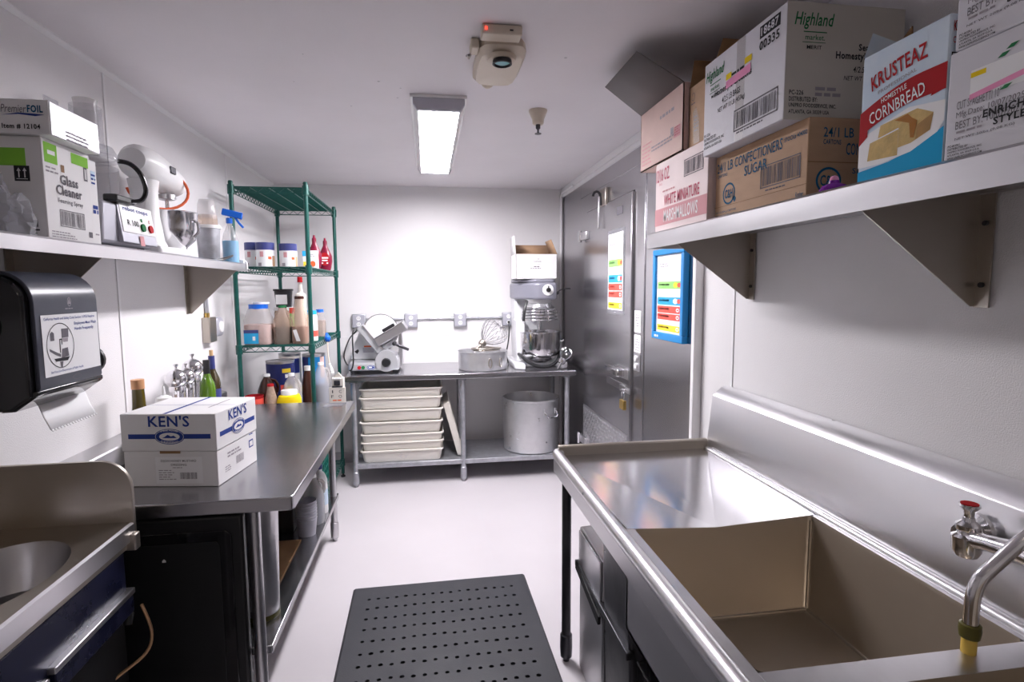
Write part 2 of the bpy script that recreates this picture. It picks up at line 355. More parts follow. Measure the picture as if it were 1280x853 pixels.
p = thing('poster', 'white food storage poster in a clear sleeve taped to the cooler door', 'poster', (XC-.024, 3.51, 1.39))
M().box(XC-.0245, 3.345, 1.385, XC-.0225, 3.675, 1.935).build('sleeve', 'clearplastic', p); poster(p, fr('-x', XC-.0252, 3.655, 1.41), .29, .50, 4)
p = thing('framed_poster', 'food storage poster in a bright blue frame beside the cooler door', 'poster', (XC-.02, 2.70, 1.28))
fx0, fy0, fy1, fz0, fz1 = XC-.032, 2.515, 2.885, 1.283, 1.755
for y0, y1, z0, z1 in ((fy0, fy1, fz0, fz0+.038), (fy0, fy1, fz1-.03, fz1), (fy0, fy0+.032, fz0+.038, fz1-.03), (fy1-.032, fy1, fz0+.038, fz1-.03)): M().box(fx0, y0, z0, XC-.0005, y1, z1).build('frame_rail', 'framblue', p, .004)
M().box(XC-.018, fy0+.03, fz0+.035, XC-.001, fy1-.03, fz1-.028).build('backing', 'paper', p); poster(p, fr('-x', XC-.018, fy1-.034, fz0+.04), fy1-fy0-.068, fz1-fz0-.072, 9)
small(p, fr('-x', fx0, fy1-.02, fz0), .02, .012, .05, 1, .014, 'paper', .8)

# ================================================================ CEILING FITTINGS
def lamp(x, y0, y1, m, label):
    t = thing('ceiling_light', label, 'light', (x, (y0+y1)/2, CE))
    M().box(x-.132, y0, CE-.014, x+.132, y1, CE).build('base_plate', 'whiteplastic', t, .003)
    for s_ in (-1, 1): M().prism([(x + s_*.118, CE-.014), (x + s_*.118, CE-.040), (x + s_*.100, CE-.068), (x + s_*.094, CE-.068), (x + s_*.094, CE-.014)], 'y', y0+.028, y1-.028).build('side_rail', 'whiteplastic', t)
    M().box(x-.094, y0+.028, CE-.062, x+.094, y1-.028, CE-.05).build('diffuser', m, t)
    q = [(x-.120, CE-.014), (x-.120, CE-.041), (x-.101, CE-.070), (x+.101, CE-.070), (x+.120, CE-.041), (x+.120, CE-.014)]
    M().prism(q, 'y', y0, y0+.028).build('end_cap', 'castgrey', t, .003); M().prism(q, 'y', y1-.028, y1).build('end_cap', 'castgrey', t, .003)
lamp(.07, 2.68, 4.15, 'lens', 'lit white wraparound ceiling light over the aisle before the cooler door')
lamp(.05, -1.2, 0.02, 'lens_fill', 'added unseen fill light over the near end of the aisle')  # unseen fixture, added as warm fill for the foreground
# emergency light / detector
d = thing('emergency_light', 'cream ceiling emergency unit with round lens and red indicator', 'emergency light', (.28, 2.2, CE))
sh = M(); sh.lathe([(0, CE), (.10, CE), (.104, CE-.03), (.09, CE-.05), (0, CE-.055)], (.288, 2.23, 0), 28, sx=.88, sy=1.8, p=5); sh.build('housing', 'cream', d)
M().lathe([(0, CE-.05), (.056, CE-.05), (.052, CE-.064), (.036, CE-.072), (0, CE-.072)], (.285, 2.105, 0), 24).build('lamp_collar', 'cream', d)
M().lathe([(.034, CE-.068), (.036, CE-.082), (.031, CE-.084), (.028, CE-.075)], (.285, 2.085, 0), 24).build('lens_ring', 'black', d); M().lathe([(.032, CE-.074), (.018, CE-.081), (0, CE-.083)], (.285, 2.085, 0), 24).build('lens', 'lcd', d)
br = M().box(.20, 1.955, CE-.034, .338, 2.02, CE-.001).build('control_bar', 'cream', d, .005); M().box(.210, 1.951, CE-.022, .217, 1.956, CE-.013).build('indicator', 'led', br); M().box(.294, 1.952, CE-.022, .306, 1.956, CE-.018).build('slot', 'black', br)
M().obox((.186, 2.10, CE-.02), (.03, .07, .035)).build('side_bracket', 'cream', d, .006); M().tube([(.178, 2.12, CE-.03), (.168, 2.14, CE-.045), (.165, 2.10, CE-.05), (.163, 2.16, CE-.03)], .005).build('clip', 'steel_warm', d)
M().ball((.268, 2.425, CE-.03), .026, sz=.8).build('rear_knob', 'cream', d)
s_ = thing('sprinkler', 'cream and black pendent sprinkler head in the ceiling', 'sprinkler', (.57, 2.848, CE))
M().lathe([(0, 2.45), (.047, 2.45), (.047, 2.444), (.030, 2.405), (.028, 2.385), (.022, 2.38), (0, 2.38)], (.57, 2.848, 0), 24).build('escutcheon', 'cream', s_)
M().lathe([(0, 2.381), (.012, 2.38), (.012, 2.362), (.005, 2.355), (.005, 2.338), (.017, 2.337), (.017, 2.334), (0, 2.333)], (.57, 2.848, 0), 14).build('head', 'darksteel', s_)

# ================================================================ TABLES
def leg(par, x, y, z1, m='steel', r=.0205, z0=0.):
    l = M().cyl((x,y,z0+.05), (x,y,z1), r, n=18).build('leg', m, par)
    M().lathe([(0,z0), (.013,z0), (.0135,z0+.012), (.024,z0+.02), (.026,z0+.06), (.025,z0+.115), (.0206,z0+.12)], (x,y,0), 18).build('foot', m, l); return l
# left work table
t = thing('prep_table', 'stainless prep table along the left wall carrying the white dressing carton', 'table', (-.86, 2.7, 0))
top = M().prism([(-1.275,1.90), (-.482,1.90), (-.466,1.906), (-.46,1.922), (-.46,3.50), (-.466,3.515), (-.48,3.52), (-1.275,3.52)], 'z', .817, .865).build('tabletop', 'steel_top', t, .004)
M().prism([(-1.279,.865), (-1.215,.865), (-1.207,.872), (-1.205,.945), (-1.21,.952), (-1.279,.965)], 'y', 1.91, 3.52).build('backsplash', 'steel', t, .002)
M().box(-1.2, 1.99, .255, -.575, 3.50, .285).build('undershelf', 'steel_top', t, .003)
for x, y in ((-.607,1.962), (-.60,3.455), (-1.20,1.962), (-1.20,3.455)): leg(t, x, y, .82)
# back work table
t = thing('work_table', 'stainless work table against the back wall carrying slicer and mixer', 'table', (.27, 4.68, 0))
M().box(-.64, 4.345, .846, 1.185, 5.035, .888).build('tabletop', 'steel_top', t, .005)
M().box(-.585, 4.385, .145, 1.125, 4.965, .183).build('undershelf', 'galv', t, .003)
for x in (-.585, .262, 1.12):
    M().box(x-.03, 4.40, .825, x+.03, 4.97, .846).build('hat_channel', 'galv', t)
    for y in (4.40, 4.95): leg(t, x, y, .83, 'galv')
# ================================================================ HAND SINK
t = thing('hand_sink', 'stainless hand sink with oval bowl beneath the black towel dispenser', 'sink', (-1.08, 1.4, 0))
x0, x1, y0, y1, z = -1.275, -.90, 1.04, 1.775, .862
cx, cy, rx, ry = -1.085, 1.47, .152, .215
n = 40; dk = M(); el = []; rc = []
for i in range(n):
    a = 2*PI*i/n; ca, sa = math.cos(a), math.sin(a); el.append((cx + rx*ca, cy + ry*sa))
    k = min((x1-cx)/ca if ca > 1e-6 else 9, (x0-cx)/ca if ca < -1e-6 else 9, (y1-cy)/sa if sa > 1e-6 else 9, (y0-cy)/sa if sa < -1e-6 else 9); rc.append((cx + k*ca, cy + k*sa))
dk.add([(*p, z) for p in rc] + [(*p, z-.004) for p in el], [(i, (i+1) % n, n+(i+1) % n, n+i) for i in range(n)])
for cxx, cyy in ((x1,y1), (x1,y0), (x0,y1), (x0,y0)):
    i = min(range(n), key=lambda q: (rc[q][0]-cxx)**2 + (rc[q][1]-cyy)**2); dk.v[i] = (cxx, cyy, z)
dk.build('deck', 'steel_warm', t, recalc=False)
bw = M(); pr = [(1, z-.004), (.975, z-.02), (.93, z-.07), (.82, z-.125), (.55, z-.15), (.12, z-.155), (0, z-.155)]
bw.lathe([(r, zz) for r, zz in pr], (cx, cy, 0), 40, sx=rx, sy=ry)
bo = bw.build('bowl', 'steel', t, recalc=False)
M().lathe([(.028, z-.152), (.03, z-.15), (.022, z-.151), (0, z-.154)], (cx, cy, 0), 16).build('drain', 'bright', bo)
M().prism([(x1, z), (x1+.008, z-.004), (x1+.010, z-.05), (x1-.002, z-.055), (x1-.004, z-.006)], 'y', y0, y1).build('front_lip', 'steel_light', t)
# end splash with a rounded corner
es = [(x0, z-.04), (x1+.008, z-.04), (x1+.008, z+.10)] + [(x1+.008-.085 + .085*math.cos(a), z+.105 + .085*math.sin(a)) for a in [i*PI/14 for i in range(1, 8)]] + [(x0, z+.19)]
M().prism(es, 'y', y1, y1+.014).build('end_splash', 'steel_warm', t, .002)
M().prism([(x0, z), (x0+.012, z), (x0+.012, z+.17), (x0+.03, z+.19), (x0, z+.19)], 'y', y0, y1).build('back_splash', 'steel_warm', t)
M().box(x0+.005, y0, .70, x0+.30, y1-.01, .80-.1).build('undertray', 'darksteel', t)
b = M().box(-1.26, 1.05, .04, -.93, 1.76, .70).build('cabinet', 'blackmat', t, .004)
M().box(-.935, 1.05, .79, -.90, 1.765, .807).build('rail', 'steel_warm', t, .002)
M().box(-.925, 1.05, .615, -.905, 1.735, .785).build('front_panel', 'navy_panel', t, .004)
M().box(-.918, 1.38, .655, -.886, 1.745, .672).build('edge_trim', 'steel', t, .003); M().box(-.918, 1.385, .60, -.89, 1.74, .653).build('door_rail', 'navy_panel', t, .003)
M().box(-.92, 1.05, .02, -.90, 1.345, .60).build('door', 'navy_panel', t, .006); M().box(-.922, 1.352, .02, -.894, 1.372, .655).build('stile', 'steel', t, .002)
M().box(-.912, 1.742, .785, -.875, 1.772, .835).build('corner_bracket', 'steel_warm', t, .004); M().cyl((-.90,1.715,.57), (-.90,1.73,.60), .012).build('hinge', 'black', t)
M().tube([(-.885, 1.77, .60), (-.872, 1.79, .50), (-.885, 1.775, .44), (-.93, 1.70, .42), (-.99, 1.58, .40), (-1.0, 1.5, .37)], .005, soft=True).build('hose', 'copperpipe', t)
# black moulded panel below the end of the prep table
t = thing('panel_door', 'black moulded plastic panel standing under the end of the prep table', 'panel', (-.93, 1.95, 0))
M().box(-1.25, 1.935, 0, -.638, 1.975, .80).build('slab', 'black', t, .01)
pr = [(-1.20,.06), (-.69,.06), (-.672,.08), (-.672,.735), (-.69,.752), (-1.20,.752)]
M().prism(pr, 'y', 1.929, 1.9352).build('raised_border', 'blackgloss', t, .003); M().prism([(-1.18,.09), (-.72,.09), (-.71,.10), (-.71,.70), (-.72,.715), (-1.18,.715)], 'y', 1.926, 1.929).build('raised_field', 'black', t, .003)
poly(t, fr('-y', -.885, 1.926, .655), [(-.006,0), (.006,0), (.006,.006), (0,.012), (-.006,.006)], 'paper', 'sticker')

# ================================================================ TWO-BOWL SINK ON THE RIGHT
t = thing('scullery_sink', 'large stainless sink with drainboard, deep bowls and splashback on the right wall', 'sink', (.86, 1.2, 0))
ya, yb, zz = -.35, 2.19, .866
A, B, Cc, D, Ee = (.52,2.175,zz+.006), (1.165,2.175,zz+.006), (1.15,1.475,zz+.002), (.555,1.475,zz), (.83,1.475,zz-.016)
Bm = (.83, 2.175, zz+.004)
M().add([A, Bm, B, Cc, Ee, D], [(0,5,4), (0,4,1), (1,4,2), (2,4,3)]).build('drainboard', 'steel_drain', t, angle=.5)
M().box(.53, 1.49, .825, 1.16, 2.17, .835).build('drainboard_pan', 'steel', t)
def bowl(y0, y1, zb):
    xa, xb = .575, 1.14; c_ = M(); T = .012
    def rr(x0_, y0_, x1_, y1_, r, z_, k=5):
        o = []
        for (px, py, a0) in ((x1_-r, y1_-r, 0), (x0_+r, y1_-r, PI/2), (x0_+r, y0_+r, PI), (x1_-r, y0_+r, 1.5*PI)): o += [(px + r*math.cos(a0 + i*PI/2/k), py + r*math.sin(a0 + i*PI/2/k), z_) for i in range(k+1)]
        i_ = k; o.insert(i_+1, (.83, y1_, z_)); return o
    rings = [rr(xa, y0, xb, y1, .018, zz), rr(xa+.002, y0+.002, xb-.002, y1-.002, .018, zz-.01), rr(xa+.006, y0+.006, xb-.006, y1-.006, .018, zb+.014), rr(xa+.012, y0+.012, xb-.012, y1-.012, .016, zb+.003), rr(xa+.022, y0+.022, xb-.022, y1-.022, .012, zb)]
    if y1 > 1: rings[0] = [(x_, y_, z_ - (.015*max(0, 1-abs(x_-.83)/.27) if y_ > y1-.02 else 0)) for x_, y_, z_ in rings[0]]; rings[1] = [(x_, y_, z_ - (.015*max(0, 1-abs(x_-.83)/.27) if y_ > y1-.022 else 0)) for x_, y_, z_ in rings[1]]
    n_ = len(rings[0]); v = sum(rings, []); f = [(q*n_+i, q*n_+(i+1) % n_, (q+1)*n_+(i+1) % n_, (q+1)*n_+i) for q in range(4) for i in range(n_)]
    f.append(tuple(range(4*n_, 5*n_))); c_.add(v, f); o = c_.build('bowl', 'steel_bowl', t, recalc=False, angle=50)
    M().lathe([(.045, zb+.001), (.04, zb+.003), (.03, zb-.0), (0, zb-.004)], ((xa+xb)/2, (y0+y1)/2-.1, 0), 20).build('drain', 'bright', o)
    for a_, b_2 in (((xb-.012, y1-.012, zb+.01), (xb-.008, y1-.008, zz-.012)), ((xa+.012, y1-.012, zb+.005), (xb-.012, y1-.012, zb+.005)), ((xb-.012, y0+.012, zb+.005), (xb-.012, y1-.012, zb+.005))): M().cyl(a_, b_2, .004, n=8).build('cove_highlight', 'steel_warm', o)  # thin tubes stand in for highlights along the coved bowl corners
    sk = M(); q = .014
    for b_ in ((xa-q, y0-q, zb-q, xa-.004, y1+q, zz-.02), (xb+.004, y0-q, zb-q, xb+q, y1+q, zz-.02), (xa-q, y0-q, zb-q, xb+q, y0-.004, zz-.02), (xa-q, y1+.004, zb-q, xb+q, y1+q, zz-.02), (xa-q, y0-q, zb-q, xb+q, y1+q, zb-.006)): sk.box(*b_)
    sk.build('bowl_skin', 'steel', t)
bowl(.862, 1.475, .57); bowl(.18, .80, .57)
# deck strips around the bowls
dk = M()
for b_ in ((.522, ya, zz-.012, .575, 1.476, zz), (1.14, ya, zz-.012, 1.175, 1.476, zz), (.575, .80, zz-.012, 1.14, .862, zz+.001), (.575, ya, zz-.012, 1.14, .18, zz)): dk.box(*b_)
dk.build('deck', 'steel', t)
M().tube([(.512, ya, zz+.013), (.512, yb-.03, zz+.013), (.516, yb-.012, zz+.013), (.53, yb-.002, zz+.013)], .0215, 14).build('rolled_rim', 'steel_light', t)
M().box(.495, ya, zz-.055, .505, yb-.03, zz+.012).build('apron', 'steel', t, .002)
M().prism([(2.172, zz-.03), (2.172, zz+.040), (2.178, zz+.046), (2.192, zz+.046), (2.196, zz+.04), (2.196, zz-.03)], 'x', .52, 1.172).build('end_rim', 'steel_warm', t, .002)
M().prism([(1.172, zz-.02), (1.176, zz+.02), (1.196, 1.094), (1.199, 1.099), (1.238, 1.133), (1.264, 1.138), (1.264, zz-.02)], 'y', ya, yb).build('splashback', 'steel_light', t, .002)
M().cyl((1.166, ya, zz+.003), (1.166, 2.172, zz+.003), .013, n=12).build('cove', 'steel_light', t)
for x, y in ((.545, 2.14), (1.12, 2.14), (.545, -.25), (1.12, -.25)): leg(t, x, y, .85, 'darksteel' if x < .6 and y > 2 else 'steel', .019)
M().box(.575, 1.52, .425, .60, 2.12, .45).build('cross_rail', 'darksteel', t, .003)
# under the drainboard: steel pan, dark panel, wire crate
u = thing('floor_cabinet', 'steel floor cabinet with a dark sloped edge under the sink drainboard', 'cabinet', (.85, 1.9, 0))
M().box(.59, 1.80, .0, 1.1, 2.10, .60).build('body', 'steel', u, .006); M().box(.583, 1.81, .44, .59, 2.09, .59).build('door', 'steel_light', u, .003); M().obox((.578, 1.95, .41), (.012, .31, .035), (.18, 0, 0)).build('edge_strip', 'blackmat', u, .003)
u = thing('storage_tub', 'dark grey plastic tub pushed under the sink beside the bowl', 'tub', (.85, 1.66, 0))
M().prism([(.60, .0), (.58, .80), (1.08, .80), (1.06, .0)], 'y', 1.53, 1.785).build('body', 'darksteel', u, .01); M().box(.572, 1.525, .78, 1.09, 1.79, .815).build('lid', 'black', u, .006)
u = thing('wire_crate', 'black wire crate on the floor beneath the sink bowl', 'crate', (.8, 1.15, 0))
cr = M()
for zq in (.01, .12, .24, .36, .44): cr.tube([(.60,.85,zq), (1.0,.85,zq), (1.0,1.49,zq), (.60,1.49,zq)], .004, 5, True)
for i in range(17):
    y = .85 + i*.04; cr.tube([(.60,y,.005), (.60,y,.44)], .003, 5); cr.tube([(1.0,y,.005), (1.0,y,.44)], .003, 5)
for i in range(1, 10): cr.tube([(.60+i*.04,.85,.44), (.60+i*.04,.85,.006), (.60+i*.04,1.49,.006), (.60+i*.04,1.49,.44)], .003, 5)
k = cr.build('wires', 'black', u)
# faucet on the splashback
f_ = thing('faucet', 'chrome wall faucet with red-capped valve and angled swing spout', 'faucet', (1.17, .9, .9))
M().tube([(1.178,1.0,1.03), (1.15,1.0,1.03), (1.12,.99,1.03)], .019, 14).build('inlet', 'bright', f_); M().lathe([(.036,0), (.034,.008), (.02,.014)], (1.178,1.0,1.03), 20, R=Matrix.Rotation(-PI/2, 3, 'Y')).build('escutcheon', 'bright', f_)
M().tube([(1.12,.985,1.025), (1.12,.93,1.035), (1.12,.86,1.045), (1.12,.70,1.045), (1.12,.66,1.04)], [.02,.017,.021,.021,.018], 14).build('body', 'bright', f_)
v_ = M().lathe([(0,.985), (.02,.988), (.026,1.0), (.028,1.03), (.02,1.036), (.019,1.042), (.022,1.046), (.022,1.056), (.012,1.064), (.011,1.072), (0,1.072)], (1.12,.975,0), 18).build('valve', 'bright', f_)
M().lathe([(.009,1.07), (.010,1.085), (.019,1.096), (.019,1.101), (0,1.101)], (1.12,.975,0), 12).build('handle', 'bright', v_); M().cyl((1.12,.975,1.101), (1.12,.975,1.1025), .016, n=12).build('cap', 'red', v_)
M().tube([(1.178,.67,1.03), (1.12,.67,1.03)], .019, 14).build('inlet', 'bright', f_)
M().tube([(1.12,.82,1.045), (1.12,.82,1.09), (1.105,.826,1.11), (1.08,.832,1.095), (1.035,.845,1.04), (1.012,.850,1.013), (1.003,.852,.985), (1.0,.852,.955), (1.0,.852,.905)], .0125, 14, soft=True).build('spout', 'bright', f_)
M().lathe([(.0135,.925), (.0175,.923), (.0185,.912), (.0165,.898), (.0125,.896)], (1.0,.852,0), 16).build('hose_clamp', 'olivehose', f_); M().lathe([(.0125,.90), (.0125,.867), (.0115,.867), (.010,.89)], (1.0,.852,0), 16).build('hose_tip', 'hosetip', f_)

# ================================================================ WALL SHELVES
t = thing('wall_shelf', 'long stainless wall shelf holding food cartons above the sink', 'shelf', (1.1, 1.0, 1.715))
M().box(.905, -.5, 1.768, 1.262, 2.205, 1.775).build('board', 'steel', t); M().prism([(.90,1.716), (.90,1.772), (.906,1.778), (.912,1.776), (.907,1.771), (.907,1.716)], 'y', -.5, 2.21).build('front_edge', 'steel', t)
M().prism([(1.262,1.765), (1.262,1.80), (1.255,1.80), (1.255,1.765)], 'y', -.5, 2.205).build('back_edge', 'steel', t); M().box(.905, 2.198, 1.716, 1.262, 2.207, 1.775).build('end_edge', 'steel_light', t, .002)
for y in (2.05, 1.125, .1):
    b_ = M().prism([(.925,1.768), (1.262,1.768), (1.262,1.51), (1.252,1.51), (.925,1.748)], 'y', y-.0015, y+.0015).build('bracket', 'steel_warm', t)
    M().box(1.2605, y-.035, 1.508, 1.2645, y, 1.768).build('flange', 'steel_warm', b_)
    for z_ in (1.56, 1.70): M().cyl((1.2605, y-.018, z_), (1.254, y-.018, z_), .006, n=8).build('bolt', 'darksteel', b_)
t = thing('wall_shelf', 'stainless wall shelf above the towel dispenser holding kitchen appliances', 'shelf', (-1.14, 2.2, 1.66))
M().box(-1.275, .3, 1.69, -1.0, 3.30, 1.697).build('board', 'steel', t); M().prism([(-.99,1.66), (-.99,1.696), (-.996,1.702), (-1.002,1.70), (-.997,1.695), (-.997,1.66)], 'y', .3, 3.31).build('front_edge', 'steel_light', t)
M().box(-1.275, 3.298, 1.66, -.992, 3.308, 1.697).build('end_edge', 'steel_light', t, .002); M().box(-1.275, .3, 1.69, -1.27, 3.30, 1.72).build('back_edge', 'steel', t)
for y in (3.24, 1.965, .6):
    b_ = M().prism([(-1.015,1.69), (-1.275,1.69), (-1.275,1.43), (-1.265,1.43), (-1.015,1.672)], 'y', y-.0015, y+.0015).build('bracket', 'steel_warm', t)
    M().box(-1.279, y-.035, 1.43, -1.275, y, 1.69).build('flange', 'steel_warm', b_)
# ================================================================ GREEN WIRE RACK
RX0, RX1, RY0, RY1 = -1.155, -.725, 3.62, 4.665
t = thing('wire_rack', 'green epoxy wire shelving rack in the corner with bottles and cans', 'rack', (-.94, 4.14, 0))
for x, y in ((RX0,RY0), (RX1,RY0), (RX0,RY1), (RX1,RY1)):
    p = M(); p.cyl((x,y,.03), (x,y,2.20), .0135, n=12); p.lathe([(0,2.212), (.011,2.210), (.0145,2.203), (.0145,2.195)], (x,y,0), 12)
    for i in range(0, 84): p.cyl((x,y,.05+i*.0254), (x,y,.0515+i*.0254), .0139, n=10, caps=False)
    po = p.build('post', 'green', t); M().lathe([(0,0), (.018,0), (.018,.012), (.008,.018), (.008,.035), (0,.035)], (x,y,0), 12).build('foot', 'black', po)
SH = [2.175, 1.695, 1.205, .70, .14]
for zi, z in enumerate(SH):
    s_ = M()
    for dz in (0, -.032): s_.tube([(RX0,RY0,z+dz), (RX1,RY0,z+dz), (RX1,RY1,z+dz), (RX0,RY1,z+dz)], .0035, 6, True)
    for x, y in ((RX0,RY0), (RX1,RY0), (RX0,RY1), (RX1,RY1)): s_.cyl((x,y,z-.045), (x,y,z+.012), .0195, n=12)
    so = s_.build('shelf', 'green', t)
    zg = M()
    for (ax, ay, bx, by) in ((RX0,RY0,RX1,RY0), (RX0,RY1,RX1,RY1), (RX0,RY0,RX0,RY1), (RX1,RY0,RX1,RY1)):
        L_ = math.hypot(bx-ax, by-ay); k = int(L_/.03); zg.tube([(ax + (bx-ax)*i/k, ay + (by-ay)*i/k, z - (.03 if i % 2 else .002)) for i in range(k+1)], .0026, 4)
    o = zg.build('truss', 'green', so); o['kind'] = 'stuff'
    dw = M(); k = int((RY1-RY0)/.022)
    for i in range(1, k): dw.cyl((RX0, RY0 + (RY1-RY0)*i/k, z+.002), (RX1, RY0 + (RY1-RY0)*i/k, z+.002), .0024, n=5, caps=False)
    for i in range(1, 4): dw.cyl((RX0 + (RX1-RX0)*i/4, RY0, z-.003), (RX0 + (RX1-RX0)*i/4, RY1, z-.003), .003, n=5)
    o = dw.build('deck_wires', 'green', so); o['kind'] = 'stuff'

# ================================================================ WALL FITTINGS
def outlet(x, y, z, face, label, loc_group):
    o = thing('outlet_box', label, 'outlet', (x, y, z), loc_group, local=True)
    M().box(-.058, -.045, -.062, .058, 0, .062).build('box', 'galv', o, .006); cv = M().box(-.052, -.052, -.056, .052, -.045, .056).build('cover', 'castgrey', o, .004)
    for dz in (-.026, .026):
        s_ = M().lathe([(0,0), (.019,0), (.019,.004), (0,.004)], (0,-.052,dz), 16, R=Matrix.Rotation(PI/2, 3, 'X')).build('socket', 'whiteplastic', o)
        k = M(); [k.box(q-.0015, -.0568, dz-.002, q+.0015, -.0562, dz+.008) for q in (-.007, .007)]; k.build('slots', 'black', o)
    return o
o1 = outlet(-.60, YB, 1.275, 'y', 'grey surface outlet box behind the meat slicer', 'outlets on the back wall conduit')
for x, lab in ((-.15, 'grey surface outlet box beside the slicer tray'), (.287, 'grey surface outlet box above the round pan'), (.725, 'grey surface outlet box beside the stand mixer column')):
    c_ = copy_tree(o1); c_.location = (x, YB, 1.275); c_['label'] = lab
cd = thing('conduit', 'thin steel conduit joining the outlet boxes on the back wall', 'conduit', (.1, YB, 1.29))
for a, b in ((-.542,-.208), (-.092,.229), (.345,.667)):
    p = M().cyl((a,YB-.02,1.29), (b,YB-.02,1.29), .008, n=10).build('pipe', 'galv', cd)
    for q in (a+.012, b-.012): M().cyl((q-.012,YB-.02,1.29), (q+.012,YB-.02,1.29), .0125, n=10).build('coupling', 'galv', p)
    for q in ((a*2+b)/3,): M().box(q-.008, YB-.03, 1.278, q+.008, YB, 1.302).build('strap', 'galv', p, .003)
# conduit and socket on the left wall
cd = thing('conduit', 'vertical steel conduit dropping behind the left wall shelf bracket', 'conduit', (WL, 3.45, 1.4)); p = M().cyl((WL+.014,3.45,1.40), (WL+.014,3.45,1.655), .010, n=10).build('pipe', 'galv', cd); M().cyl((WL+.014,3.45,1.40), (WL+.014,3.45,1.425), .014, n=10).build('coupling', 'brass', p)
ob = thing('outlet_box', 'steel outlet box with white round socket on the left wall', 'outlet', (WL, 3.47, 1.27)); M().box(WL, 3.40, 1.255, WL+.045, 3.50, 1.40).build('box', 'steel_warm', ob, .004)
so = M().box(WL, 3.502, 1.28, WL+.05, 3.61, 1.395).build('socket_box', 'castgrey', ob, .02, seg=3); M().lathe([(0,.0), (.035,.0), (.032,.006), (0,.007)], (WL+.05,3.556,1.338), 18, R=Matrix.Rotation(PI/2, 3, 'Y')).build('socket', 'whiteplastic', so)
# paper towel dispenser
d = thing('towel_dispenser', 'black paper towel dispenser with handwashing notice on the left wall', 'dispenser', (WL, 1.73, 1.24))
def disp_prof(g): 
    a = [(-1.005-.075 + (.075+g)*math.sin(q), 1.53 + (.075+g)*math.cos(q)) for q in [i*PI/2/8 for i in range(9)]]
    return a
M().prism([(WL+.001,1.25), (WL+.001,1.605)] + disp_prof(-.006) + [(-1.011,1.285), (-1.06,1.25)], 'y', 1.572, 1.885).build('body', 'blackgloss', d, .006)
out = disp_prof(.006); inn = disp_prof(-.004)
M().prism([(-1.15,1.611)] + out + [(-.999,1.305), (-1.004,1.295), (-1.010,1.30)] + inn[::-1] + [(-1.15,1.601)], 'y', 1.592, 1.872).build('front_cover', 'disp', d, .003)
M().prism([(-1.02,1.30), (-1.0,1.30), (-1.0,1.287), (-1.055,1.248), (-1.09,1.246)], 'y', 1.58, 1.878).build('lower_lip', 'blackgloss', d, .004)
M().lathe([(0,0), (.038,0), (.044,.006), (.044,.018), (.035,.024), (0,.024)], (-1.045,1.884,1.345), 20, p=2, R=Matrix.Rotation(-PI/2, 3, 'X')).build('knob', 'black', d)
M().lathe([(0,0), (.05,0), (.05,.015), (0,.02)], (-1.12,1.5725,1.47), 20, R=Matrix.Rotation(PI/2, 3, 'X')).build('side_cap', 'black', d)
F = fr('+x', -.9988, 1.592, 1.30); 
ell(d, F, .145, .228, .0085, .013, 'inkpale', 'emblem', ring=.002); poly(d, F, [(.138,.222), (.152,.222), (.145,.238)], 'inkpale', 'emblem'); small(d, F, .125, .208, .045, 1, .006, 'inkpale')
ell(d, F, .155, .015, .02, .008, 'inkgrey', 'emblem', ring=.002)
no = rect(d, F, .022, .03, .272, .195, 'paper', 'notice', .001)
txt(d, F, .032, .178, .225, .010, 'California Health and Safety Code Section 113953 Requires', 'inkblue', .008, off=.0016)
txt(d, F, .158, .160, .105, .011, 'Employees Must Wash', 'inkblue', .012, off=.0016); txt(d, F, .158, .145, .09, .011, 'Hands Frequently', 'inkblue', .012, off=.0016)
txt(d, F, .045, .036, .14, .008, 'San Francisco Department of Public Health', 'inkblue', .008, off=.0016)
ell(d, F, .093, .11, .058, .062, 'ink', 'notice_drawing', .0015, 28, ring=.0022)
G = lambda pts, m='ink': poly(d, F, pts, m, 'notice_drawing', .0016)
G([(.052,.125), (.068,.125), (.068,.145), (.06,.15), (.052,.145)], 'inkgrey'); G([(.10,.13), (.128,.13), (.130,.155), (.10,.155)], 'inkgrey'); G([(.104,.118), (.124,.118), (.126,.129), (.102,.129)], 'inkpale')
G([(.092,.075), (.125,.078), (.122,.102), (.097,.10)], 'inkgrey'); G([(.068,.068), (.118,.066), (.128,.076), (.062,.076)]); G([(.045,.105), (.075,.092), (.09,.086), (.09,.078), (.07,.085), (.046,.098)], 'inkgrey'); G([(.088,.05), (.094,.05), (.098,.066), (.084,.066)], 'inkgrey')
lines(d, F, [(.088,.09,.091,.125), (.088,.125,.1,.128), (.097,.112,.1,.125)], 'ink', 'notice_drawing', .0017); small(d, F, .172, .132, .05, 3, .009, 'red', .35, 3); small(d, F, .178, .107, .075, 9, .0078, 'red', .35, 5)
tw = thing('paper_towel', 'white torn paper towel sheet hanging from the dispenser', 'paper towel', (-1.07, 1.8, 1.17))
pt = M(); xs = [1.69 + i*.0065 for i in range(34)]
pt.add([(-1.075, y, 1.262) for y in xs] + [(-1.06, y+.004, 1.205) for y in xs] + [(-1.047, y+.006, 1.172) for y in xs], [(r*34+i, r*34+i+1, (r+1)*34+i+1, (r+1)*34+i) for r in range(2) for i in range(33)])
pt.add([q for i in range(0, 33, 2) for q in ((-1.047, xs[i]+.006, 1.172), (-1.047, xs[i]+.019, 1.172), (-1.0455, xs[i]+.0125, 1.165))], [(3*i, 3*i+1, 3*i+2) for i in range(17)])
po = pt.build('sheet', 'paper', tw); so = po.modifiers.new('s', 'SOLIDIFY'); so.thickness = .0006

